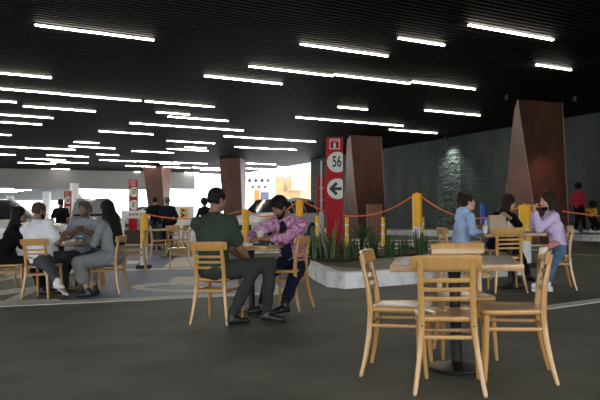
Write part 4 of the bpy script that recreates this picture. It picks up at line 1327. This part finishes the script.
for n_, (px, py, hp) in enumerate(spots):
    p = GI(px, py)
    hm_ = hp * p.y / F * 1.12
    mb = MB()
    big = n_ == 7
    nb = 9 if big else rng.randint(6, 9)
    for i in range(nb):
        a = rng.uniform(0, 2 * PI)
        off = Vector((math.cos(a), math.sin(a), 0)) * rng.uniform(0, 0.07)
        blade(mb, off, hm_ * (1 if i == 0 else rng.uniform(0.5, 0.97)), rng.uniform(0.024, 0.036), a, rng.uniform(0.02, 0.3), rng.uniform(0, PI))
    o = mb.build('snake_plant', m_leaf_y if big else m_leaf, None)
    o.location = p
    where = ['at the left end of the bed behind the pink shirt', 'second from the left end of the bed', 'third from the left end of the bed', 'fourth from the left end of the bed, in front',
             'behind the white-sleeved pole', 'in front of the white-sleeved pole', 'tucked left of the red sign foot', '', 'small, left of the tallest plant', 'low, right at the foot of the red sign',
             'first one right of the red sign', 'second one right of the red sign', 'left of the spiky rosette plant', 'just right of the rosette plant', 'behind the one right of the rosette', 'below the second road post',
             'short, right of the second road post', 'small tuft in the right half of the bed', 'small tuft left of the tall bollard', 'in front of the tall bollard', 'at the right end of the bed beside the bollard foot'][n_]
    tag(o, 'tall yellowish snake plant standing directly before the red sign' if big else 'green snake plant ' + where, 'plant', 'snake plants in the island bed')
p = GI(361.5, 257.2)
t_ = thing('rosette_plant', 'spiky rosette plant on a short stem in the middle of the bed', 'plant', p, 0, tilt=False)
MB().tube([(0, 0, -0.02), (0.01, 0, 0.34)], [0.05, 0.035], 10).build('stem', mat('fibrous_stem', (0.05, 0.035, 0.02), 0.9), t_)
mb = MB()
for i in range(46):
    a = rng.uniform(0, 2 * PI)
    blade(mb, Vector((0.01, 0, rng.uniform(0.2, 0.36))), rng.uniform(0.30, 0.46), 0.014, a, rng.uniform(0.3, 1.2), a + PI / 2)
mb.build('foliage', m_leaf, t_)

# ------------------------------------------------------------------ things on the tables
def on_table(key, px, py):
    """floor-plan point on a table top seen at a place of the photograph, with the height of that top"""
    t_ = TBL[key]
    top = t_.location + NRM * 0.7665
    d = ray(px, py)
    k = (top - Vector((0, 0, CAM_H))).dot(NRM) / d.dot(NRM)
    return Vector((0, 0, CAM_H)) + d * k
def near_table(key, dx, dy):
    t_ = TBL[key]
    return t_.location + TILT @ Vector((dx, dy, 0.7665))
m_kraft = mat('kraft_paper', (0.52, 0.40, 0.27), 0.8, var=0.08, scale=10, bump=0.3, bscale=15)
m_clear = mat('clear_plastic', (0.75, 0.85, 0.95), 0.08, trans=0.85)
p = near_table('girls', -0.14, 0.12)
t_ = thing('paper_bag', 'brown paper takeaway bag with folded top on the women\'s table', 'bag', p, R(8))
mb = MB()
w, d_, hh_ = 0.135, 0.075, 0.185
ring = lambda z, kw, kd: [(-w * kw, -d_ * kd, z), (w * kw, -d_ * kd, z), (w * kw, 0, z), (w * kw, d_ * kd, z), (-w * kw, d_ * kd, z), (-w * kw, 0, z)]
L_ = [ring(0, 0.92, 1), ring(0.02, 1, 1.05), ring(0.10, 0.99, 0.95), ring(hh_, 0.9, 0.62), ring(hh_ + 0.05, 0.84, 0.25), ring(hh_ + 0.062, 0.82, 0.22)]
mb.add([q for r_ in L_ for q in r_], [(i * 6 + j, i * 6 + (j + 1) % 6, i * 6 + 6 + (j + 1) % 6, i * 6 + 6 + j) for i in range(5) for j in range(6)] + [tuple(range(6))[::-1], tuple(range(30, 36))])
mb.build('bag_body', m_kraft, t_, smooth=False)
MB().box((0, -0.046, hh_ + 0.018), (w * 1.8, 0.012, 0.07), Matrix.Rotation(R(20), 3, 'X')).build('folded_flap', m_kraft, t_, bevel=0.004)
p = near_table('girls', 0.02, 0.10)
nk = MB().add([(-0.05, -0.03, 0), (0.10, -0.05, 0), (0.09, 0.06, 0), (-0.04, 0.05, 0), (0.0, 0.0, 0.17), (0.06, 0.02, 0.12)], [(0, 1, 5, 4), (1, 2, 5), (2, 3, 4, 5), (3, 0, 4), (3, 2, 1, 0)]).build('napkin', M['white'], None, smooth=False)
place(nk, p, 0.3); tag(nk, 'crumpled white napkin standing against the paper bag', 'napkin')
p = near_table('girls', -0.29, 0.10)
t_ = thing('water_bottle', 'clear water bottle with blue cap left of the paper bag', 'bottle', p, 0)
MB().lathe([(0.030, 0), (0.033, 0.01), (0.033, 0.06), (0.030, 0.08), (0.033, 0.10), (0.033, 0.145), (0.013, 0.19), (0.013, 0.20)], 20).build('bottle_body', m_clear, t_)
MB().lathe([(0.0345, 0.07), (0.0345, 0.12)], 20).build('label_band', mat('pale_blue_label', (0.25, 0.4, 0.7), 0.4), t_)
MB().lathe([(0.016, 0.20), (0.016, 0.218)], 16).build('cap', mat('blue_cap', (0.02, 0.1, 0.5), 0.4), t_)
p = near_table('girls', -0.34, -0.02)
t_ = thing('paper_cup', 'white cup with a straw in front of the woman in the blue hoodie', 'cup', p, 0)
MB().lathe([(0.026, 0), (0.036, 0.10), (0.038, 0.10)], 20).build('cup_body', M['white'], t_)
MB().tube([(0, 0, 0.05), (0.012, 0, 0.19)], 0.004, 8).build('straw', M['white'], t_)
# cup with cream drink, phone and wallet on the men's table
p = on_table('men', 260.5, 244.2)
t_ = thing('paper_cup', 'tall cream-coloured cup in front of the green-shirted man', 'cup', p, 0)
m_cream = mat('cream_cup', (0.72, 0.68, 0.56), 0.4)
MB().lathe([(0.030, 0), (0.043, 0.135), (0.045, 0.14), (0.041, 0.142)], 24).build('cup_body', m_cream, t_)
MB().lathe([(0.045, 0.138), (0.046, 0.15), (0.038, 0.158)], 24).build('lid', M['white'], t_)
p = on_table('men', 270, 245.0)
t_ = thing('sunglasses', 'black sunglasses lying on the men\'s table beside the cup', 'sunglasses', p, 0.3)
mb = MB()
for sx in (-1, 1):
    mb.tube([(sx * 0.035, 0, 0.004), (sx * 0.035, 0, 0.03)], [0.026, 0.022], 16)
mb.build('lenses', M['black'], t_)
for sx in (-1, 1):
    MB().sweep([(sx * 0.065, 0, 0.025), (sx * 0.068, 0.07, 0.022), (sx * 0.06, 0.13, 0.006)], rrect(0.005, 0.01)).build('temple', M['black'], t_)
p = near_table('men', 0.17, -0.20)
t_ = thing('wallet', 'black wallet with a phone on top at the right end of the men\'s table', 'wallet', p, -0.2)
MB().box((0, 0, 0.012), (0.12, 0.09, 0.022)).build('wallet_body', s_black, t_, bevel=0.006)
MB().box((-0.09, 0.02, 0.006), (0.075, 0.15, 0.010)).build('phone', M['black'], t_, bevel=0.004)
# cups, bottle and handbag of the far left group
def cup(label, key, dx, dy, m, band=None, hgt=0.10):
    p = near_table(key, dx, dy)
    t_ = thing('paper_cup', label, 'cup', p, 0)
    MB().lathe([(0.029, 0), (0.039, hgt), (0.041, hgt + 0.002)], 20).build('cup_body', m, t_)
    if band:
        MB().lathe([(0.0335, hgt * 0.35), (0.0385, hgt * 0.75)], 20).build('printed_band', band, t_)
m_bl = mat('blue_print', (0.03, 0.2, 0.4), 0.5)
cup('white paper cup with a red band on the round table', 'left', 0.12, -0.05, M['white'], M['red'], 0.085)
cup('white paper cup with a blue band on the round table', 'left', 0.30, -0.02, M['white'], m_bl, 0.09)
p = near_table('left', 0.04, -0.16)
t_ = thing('sauce_bottle', 'dark sauce bottle in the middle of the round table', 'bottle', p, 0)
MB().lathe([(0.028, 0), (0.030, 0.01), (0.030, 0.10), (0.012, 0.14), (0.012, 0.16)], 18).build('bottle_body', mat('dark_brown_glass', (0.02, 0.01, 0.005), 0.15), t_)
MB().lathe([(0.014, 0.16), (0.014, 0.178)], 14).build('cap', M['white'], t_)
p = near_table('left', 0.20, -0.20)
S = SDF(0.02).ell((0, 0, 0.018), (0.06, 0.045, 0.02)).ell((0.05, 0.01, 0.025), (0.035, 0.03, 0.022)); S.noise = 0.004; S.nf = 60
o = sdf_obj('crumpled_wrapper', S, 0.007, M['white'], None); place(o, p); tag(o, 'crumpled white food wrapper at the near edge of the round table', 'wrapper')
p = Vector(PP['grey']['obj'].matrix_basis @ Vector(PP['grey']['legs'][1][0] * 0.45 + PP['grey']['legs'][1][1] * 0.55)) + Vector((0, 0, 0.09))
S = SDF(0.03).ell((0, 0, 0.06), (0.12, 0.06, 0.055)).cone((-0.05, 0, 0.09), (0.06, 0, 0.085), 0.02, 0.02)
o = sdf_obj('handbag', S, 0.009, s_black, None); place(o, p, 0.2); tag(o, 'soft black handbag on the lap of the woman in grey', 'bag')
# pink bag on the lap of the lilac woman
i = PP['lilac']
k_ = i['legs'][0]
wp = Matrix.Translation(i['loc']) @ i['q'].to_matrix().to_4x4()
lap = (k_[0] * 0.62 + k_[1] * 0.38)
S = SDF(0.03).ell(lap + np.array((0.03, 0.03, 0.14)), (0.04, 0.07, 0.045)).ell(lap + np.array((0.03, 0.09, 0.11)), (0.035, 0.055, 0.035)); S.noise = 0.004
o = sdf_obj('pink_pouch', S, 0.011, mat('dusty_pink_leather', (0.55, 0.22, 0.22), 0.6), None)
o.rotation_mode = 'QUATERNION'; o.rotation_quaternion = i['q']; o.location = i['loc']
tag(o, 'dusty pink pouch on the lap of the woman in lilac', 'bag')

# ------------------------------------------------------------------ cars and daylit background
m_car = mat('white_car_paint', (0.62, 0.62, 0.62), 0.25, coat=0.8)
m_carg = mat('silver_car_paint', (0.40, 0.41, 0.42), 0.25, coat=0.8, metal=0.3)
m_glass = mat('dark_car_glass', (0.02, 0.025, 0.03), 0.08)
m_tyre = mat('tyre_rubber', (0.015, 0.015, 0.015), 0.8)
m_lamp = mat('clear_headlamp', (0.6, 0.62, 0.65), 0.1)
def car(label, loc, hd, m, van=False, name='car'):
    """front at local +Y"""
    t_ = thing(name, label, 'car', loc, head(hd))
    W_, H_, L_ = (0.92, 1.92, 2.4) if van else (0.91, 1.70, 2.3)
    def section(y, zlo, zs, zt_, ws, wt):
        return [(-ws * 0.92, y, zlo), (-ws, y, zlo + 0.25), (-ws, y, zs), (-wt, y, zt_ - 0.06), (-wt * 0.85, y, zt_), (wt * 0.85, y, zt_), (wt, y, zt_ - 0.06), (ws, y, zs), (ws, y, zlo + 0.25), (ws * 0.92, y, zlo)]
    if van:
        secs = [(-L_, 0.95, 0.95, 1.05), (-L_ + 0.05, 0.28, 1.05, H_ - 0.1), (-L_ + 0.3, 0.25, 1.05, H_), (0.9, 0.25, 1.05, H_), (1.35, 0.25, 1.05, 1.62), (1.75, 0.25, 1.0, 1.14), (L_ - 0.1, 0.28, 0.85, 0.95), (L_, 0.35, 0.7, 0.75)]
    else:
        secs = [(-L_, 0.55, 0.9, 1.0), (-L_ + 0.06, 0.32, 1.0, 1.25), (-L_ + 0.45, 0.27, 1.0, H_ - 0.06), (-0.9, 0.25, 1.0, H_), (0.25, 0.25, 0.98, H_ - 0.03), (1.05, 0.25, 0.97, 1.10), (1.95, 0.27, 0.88, 0.96), (L_ - 0.05, 0.32, 0.70, 0.80), (L_, 0.42, 0.6, 0.66)]
    V = []
    for (y, zl, zs, zt_) in secs:
        k = 1 - 0.10 * (abs(y) / L_) ** 6
        cab = (zt_ - 1.0) / (H_ - 1.0)
        V += section(y, zl, min(zs, zt_ - 0.02), zt_, W_ * k, W_ * k * (0.97 - 0.20 * max(0, cab)))
    n = 10
    Fc = [(i * n + j, i * n + (j + 1) % n, (i + 1) * n + (j + 1) % n, (i + 1) * n + j) for i in range(len(secs) - 1) for j in range(n)]
    Fc += [tuple(range(n))[::-1], tuple((len(secs) - 1) * n + j for j in range(n))]
    MB().add(V, Fc).build('body', m, t_, bevel=0.02, seg=2)
    # glass
    if van:
        ws = [(1.33, 1.60), (0.93, 1.88)]; zt_ = H_
        yf0, zf0, yf1, zf1 = 1.72, 1.17, 0.98, 1.84
        side = [(-2.1, -1.0), (-0.9, 0.0), (0.1, 0.95)]
    else:
        yf0, zf0, yf1, zf1 = 1.0, 1.13, 0.32, 1.62
        side = [(-1.9, -1.05), (-0.95, -0.15), (-0.05, 0.45)]
    nrm_ = Vector((0, zf1 - zf0, yf0 - yf1)).normalized() * 0.02
    q = [Vector((-0.74, yf0, zf0)), Vector((0.74, yf0, zf0)), Vector((0.62, yf1, zf1)), Vector((-0.62, yf1, zf1))]
    MB().add([p_ + nrm_ for p_ in q] + [p_ - nrm_ for p_ in q], [(0, 1, 2, 3), (7, 6, 5, 4), (0, 4, 5, 1), (1, 5, 6, 2), (2, 6, 7, 3), (3, 7, 4, 0)]).build('windscreen', m_glass, t_, smooth=False)
    for sx in (-1, 1):
        for a_, b_ in side:
            x0, x1 = sx * (W_ + 0.004), sx * (W_ * 0.80)
            zt2 = (H_ - 0.16)
            MB().add([(x0, a_, 1.07), (x0, b_, 1.07), (x1 + sx * 0.012, b_ - (0.12 if b_ > 0.3 else 0), zt2), (x1 + sx * 0.012, a_, zt2), (x0 - sx * 0.03, a_, 1.07), (x0 - sx * 0.03, b_, 1.07), (x1 - sx * 0.03, b_ - (0.12 if b_ > 0.3 else 0), zt2), (x1 - sx * 0.03, a_, zt2)],
                     [(0, 1, 2, 3), (7, 6, 5, 4), (0, 4, 5, 1), (1, 5, 6, 2), (2, 6, 7, 3), (3, 7, 4, 0)]).build('side_window', m_glass, t_, smooth=False)
        for y in (-1.45, 1.45):
            w_ = MB().tube([(sx * (W_ - 0.20), y, 0.34), (sx * (W_ + 0.01), y, 0.34)], 0.34, 28).build('wheel', m_tyre, t_)
            MB().tube([(sx * (W_ + 0.0), y, 0.34), (sx * (W_ + 0.02), y, 0.34)], 0.20, 20).build('hub_cap', M['steel'], w_)
        MB().box((sx * 0.66, L_ - 0.06, 0.74), (0.34, 0.10, 0.15)).build('headlamp', m_lamp, t_, bevel=0.03)
        MB().box((sx * 0.76, -L_ + 0.04, 0.98), (0.16, 0.10, 0.26)).build('tail_lamp', M['red'], t_, bevel=0.03)
        MB().box((sx * (W_ + 0.09), 0.62 if not van else 1.05, 1.10), (0.20, 0.09, 0.14)).build('wing_mirror', m, t_, bevel=0.03)
    MB().box((0, L_ - 0.0, 0.60), (0.9, 0.05, 0.20)).build('grille', M['black'], t_, bevel=0.01)
    return t_
car('white sport utility car parked behind the group at the far left', onf(-8.05, 17.6), 112, m_car)
car('silver van parked far behind the bearded man', onf(-8.9, 29.5), 165, m_carg, True, 'van')
car('white car parked behind the man in the pink shirt', onf(-1.0, 27.0), -150, m_car)
car('white car cut by the left edge beyond the nearer one', onf(-15.5, 26.0), 120, m_car)
car('silver car in the daylight far left of the two standing men', onf(-9.0, 40.0), -120, m_carg)
# long white kerb and banner board behind the two standing men
a, b_ = atY(108, 236, 25.5), atY(236, 236, 25.5)
def low_bar(a, b_, hgt, th, m, name, label=None, cat=None, dz=0.0):
    L = (b_ - a).length
    c = (a + b_) / 2; c.z = gz(c.x, c.y) + dz
    o = MB().box((0, 0, hgt / 2), (L, th, hgt)).build(name, m, None, bevel=0.01, smooth=False)
    o.location = c
    if label: tag(o, label, cat)
    return o
low_bar(a, b_, 0.22, 0.25, M['kerb'], 'kerb', 'long white kerb on the ground behind the distant table', 'kerb')
c = atY(146, 214, 24.5)
t_ = thing('banner_board', 'white banner board with lettering left of the standing men', 'banner', onf(c.x, c.y), 0, tilt=False)
zc_ = zt(146, 214.5, 24.5) - gz(c.x, c.y)
MB().box((0, 0, zc_), (1.75, 0.05, 0.28)).build('board', M['white'], t_, bevel=0.005)
text('lettering', 'para personas', 0.17, mat('grey_print', (0.08, 0.08, 0.09), 0.5), t_, (-0.06, -0.03, zc_ + 0.02), bold=0.002, sx=1.15)
for x in (-0.82, 0.82):
    MB().box((x, 0, zc_ / 2), (0.10, 0.08, zc_)).build('post', M['white'], t_)
MB().box((0, 0.02, 0.36), (1.6, 0.04, 0.5)).build('lower_panel', mat('brown_hedge_panel', (0.06, 0.045, 0.03), 0.8, var=0.4, scale=20), t_)
# hazard plates on a white board
c = atY(184, 214, 26.0)
t_ = thing('hazard_board', 'white board with two black and orange arrow plates', 'sign', onf(c.x, c.y), 0, tilt=False)
z1 = zt(184, 206, 26.0) - gz(c.x, c.y)
MB().box((0, 0.03, z1 / 2), (0.75, 0.04, z1)).build('board', M['white'], t_, bevel=0.004)
for py in (210.3, 215.2):
    zz = zt(184, py, 26.0) - gz(c.x, c.y)
    pl = MB().box((0, -0.005, zz), (0.30, 0.02, 0.15)).build('plate', M['yellow'], t_)
    MB().add([(-0.15, -0.018, zz - 0.075), (-0.05, -0.018, zz - 0.075), (0.05, -0.018, zz), (-0.05, -0.018, zz + 0.075), (-0.15, -0.018, zz + 0.075), (-0.05, -0.018, zz)], [(0, 1, 2, 5), (5, 2, 3, 4)]).build('chevron', M['black'], pl, smooth=False)
# garage beyond the beam: soffit, strips, pillars
mbg = MB().prism([(p.x, p.y) for p in (atY(-80, 180, 45.5), atY(76, 180, 47.5), atY(84, 180, 75), atY(-80, 180, 75))], 3.30, 3.6)
tag(mbg.build('ceiling_garage', m_gar, None, smooth=False), kind='structure')
sm = emis('garage_tube', (0.9, 0.97, 1.0), 6)
for (px, py, Y) in ((4, 187, 47), (-2, 190, 50), (8, 191, 52), (14, 189.5, 50), (22, 189, 49)):
    c = atY(px, py, Y)
    t_ = thing('tube_light', 'cool white tube light under the soffit of the far garage', 'ceiling light', (c.x, Y, 3.27), TH * 0.4, 'tube lights in the far garage', tilt=False)
    MB().box((0, 0, 0), (1.3, 0.07, 0.04)).build('tube', sm, t_)
for (px, Y, r) in ((46.5, 52, 0.30), (74, 44, 0.28), (10, 60, 0.3)):
    c = atY(px, 221, Y)
    o = MB().lathe([(r, 0), (r, 3.4)], 24).build('garage_pillar', M['white'], None)
    o.location = (c.x, Y, gz(c.x, Y) - 0.05 if gz(c.x, Y) < 3 else 0)
    tag(o, {46.5: 'round white garage pillar left of sign 58', 74: 'round white pillar directly right of sign 58', 10: 'round white garage pillar behind the parked cars at far left'}[px], 'pillar')
# sunlit building across the way: pale lattice screen, orange column, glazing, beige boxed wall
def facade_box(px0, px1, py0, py1, Y, m, name, label=None, cat=None, th=0.3, kind=None):
    a, b_ = atY(px0, py1, Y), atY(px1, py0, Y)
    o = MB().box(((a.x + b_.x) / 2, Y + th / 2, (a.z + b_.z) / 2), (abs(b_.x - a.x), th, abs(b_.z - a.z))).build(name, m, None, smooth=False)
    if kind: o['kind'] = kind
    if label: tag(o, label, cat)
    return o
m_beige = mat('beige_render', (0.50, 0.40, 0.26), 0.8, var=0.08, scale=0.5)
m_tan = mat('tan_timber_cladding', (0.36, 0.23, 0.11), 0.6, var=0.12, scale=2)
m_stone = mat('pale_travertine', (0.62, 0.56, 0.42), 0.7, var=0.15, scale=1.2, detail=8)
facade_box(270, 320, 172, 201, 56, m_beige, 'wall_far_building', kind='structure')
facade_box(269, 275.5, 176, 205, 55.5, mat('cream_pier', (0.75, 0.68, 0.52), 0.7), 'wall_far_building', kind='structure')
facade_box(275.5, 284, 176, 206, 55.4, m_tan, 'wall_far_building', kind='structure')
facade_box(287.5, 291.5, 176, 191, 55.2, m_tan, 'wall_far_building', kind='structure')
facade_box(291.5, 308, 175, 190, 55.0, m_stone, 'wall_far_building', kind='structure')
facade_box(283, 300, 191, 205, 55.6, m_tan, 'wall_far_building', kind='structure')
a = atY(259, 184, 58)
t_ = thing('lattice_screen', 'white screen pierced with dark diamonds on the building far beyond', 'screen', (a.x, 58, 0), 0, tilt=False)
MB().box((0, 0.1, a.z), (2.3, 0.15, 1.35)).build('panel', M['white'], t_)
for x in (-1.1, 1.1):
    MB().box((x, 0.12, a.z / 2 + 0.3), (0.10, 0.12, a.z + 0.2)).build('post', M['white'], t_)
dk = mat('dark_opening', (0.03, 0.03, 0.04), 0.6)
for r_, zz in enumerate((0.30, -0.30)):
    for i in range(4 if r_ == 0 else 3):
        x = -0.80 + i * 0.53 + (0.265 if r_ else 0)
        w1, u1, d1 = 0.19, 0.21, (0.21 if r_ == 0 else 0.04)
        MB().add([(x - w1, -0.005, a.z + zz), (x, -0.005, a.z + zz + u1), (x + w1, -0.005, a.z + zz), (x, -0.005, a.z + zz - d1), (x - w1, 0.03, a.z + zz), (x, 0.03, a.z + zz + u1), (x + w1, 0.03, a.z + zz), (x, 0.03, a.z + zz - d1)],
                 [(0, 1, 2, 3), (7, 6, 5, 4), (0, 4, 5, 1), (1, 5, 6, 2), (2, 6, 7, 3), (3, 7, 4, 0)]).build('diamond_opening', dk, t_, smooth=False)
facade_box(253.8, 259.6, 190, 220, 57, mat('orange_panel', (0.75, 0.16, 0.03), 0.5), 'orange_column', 'bright orange column far behind, left of the man in pink', 'column')
facade_box(260, 269, 190.5, 236, 58.5, mat('blue_grey_glazing', (0.10, 0.13, 0.18), 0.2), 'shopfront_window', 'blue-grey shop window behind the orange column', 'window')
# ------------------------------------------------------------------ small accent lamps by the column, and an added wall wash
def spot(label, p, target, energy, size, col, blend=0.6):
    t_ = thing('spotlight', label, 'spotlight', p, 0, tilt=False)
    MB().lathe([(0.05, -0.14), (0.06, -0.13), (0.06, 0.0)], 16).build('canister', M['black_metal'], t_)
    ld = bpy.data.lights.new('spotlight_beam', 'SPOT')
    ld.energy = energy; ld.spot_size = R(size); ld.spot_blend = blend; ld.color = col; ld.shadow_soft_size = 0.05
    lo = bpy.data.objects.new('spotlight_beam', ld); C.objects.link(lo)
    lo.parent = t_
    lo.location = (0, 0, -0.16)
    dv = (Vector(target) - Vector(p)).normalized()
    lo.rotation_mode = 'QUATERNION'; lo.rotation_quaternion = dv.to_track_quat('-Z', 'Y')
pw = ST(18.8, 22.3, CEIL - 0.02)  # added lamp, stands in for daylight grazing the rough panel
spot('added black ceiling spotlight brightening the rough wall between the columns', pw, ST(19.1, 22.3, 0.6), 150, 110, (0.93, 1.0, 0.93), 1.0)
pc = atY(575, 100, 19.2); pc.z = CEIL - 0.02
spot('small ceiling spotlight grazing the right side of the nearest steel column', pc, (pc.x - 0.7, 19.8, 1.5), 120, 45, (1.0, 0.62, 0.3))
pc = atY(507, 100, 19.0); pc.z = CEIL - 0.02
spot('small ceiling spotlight left of the nearest steel column', pc, (pc.x + 0.35, 20.4, 1.5), 110, 45, (1.0, 0.8, 0.6))
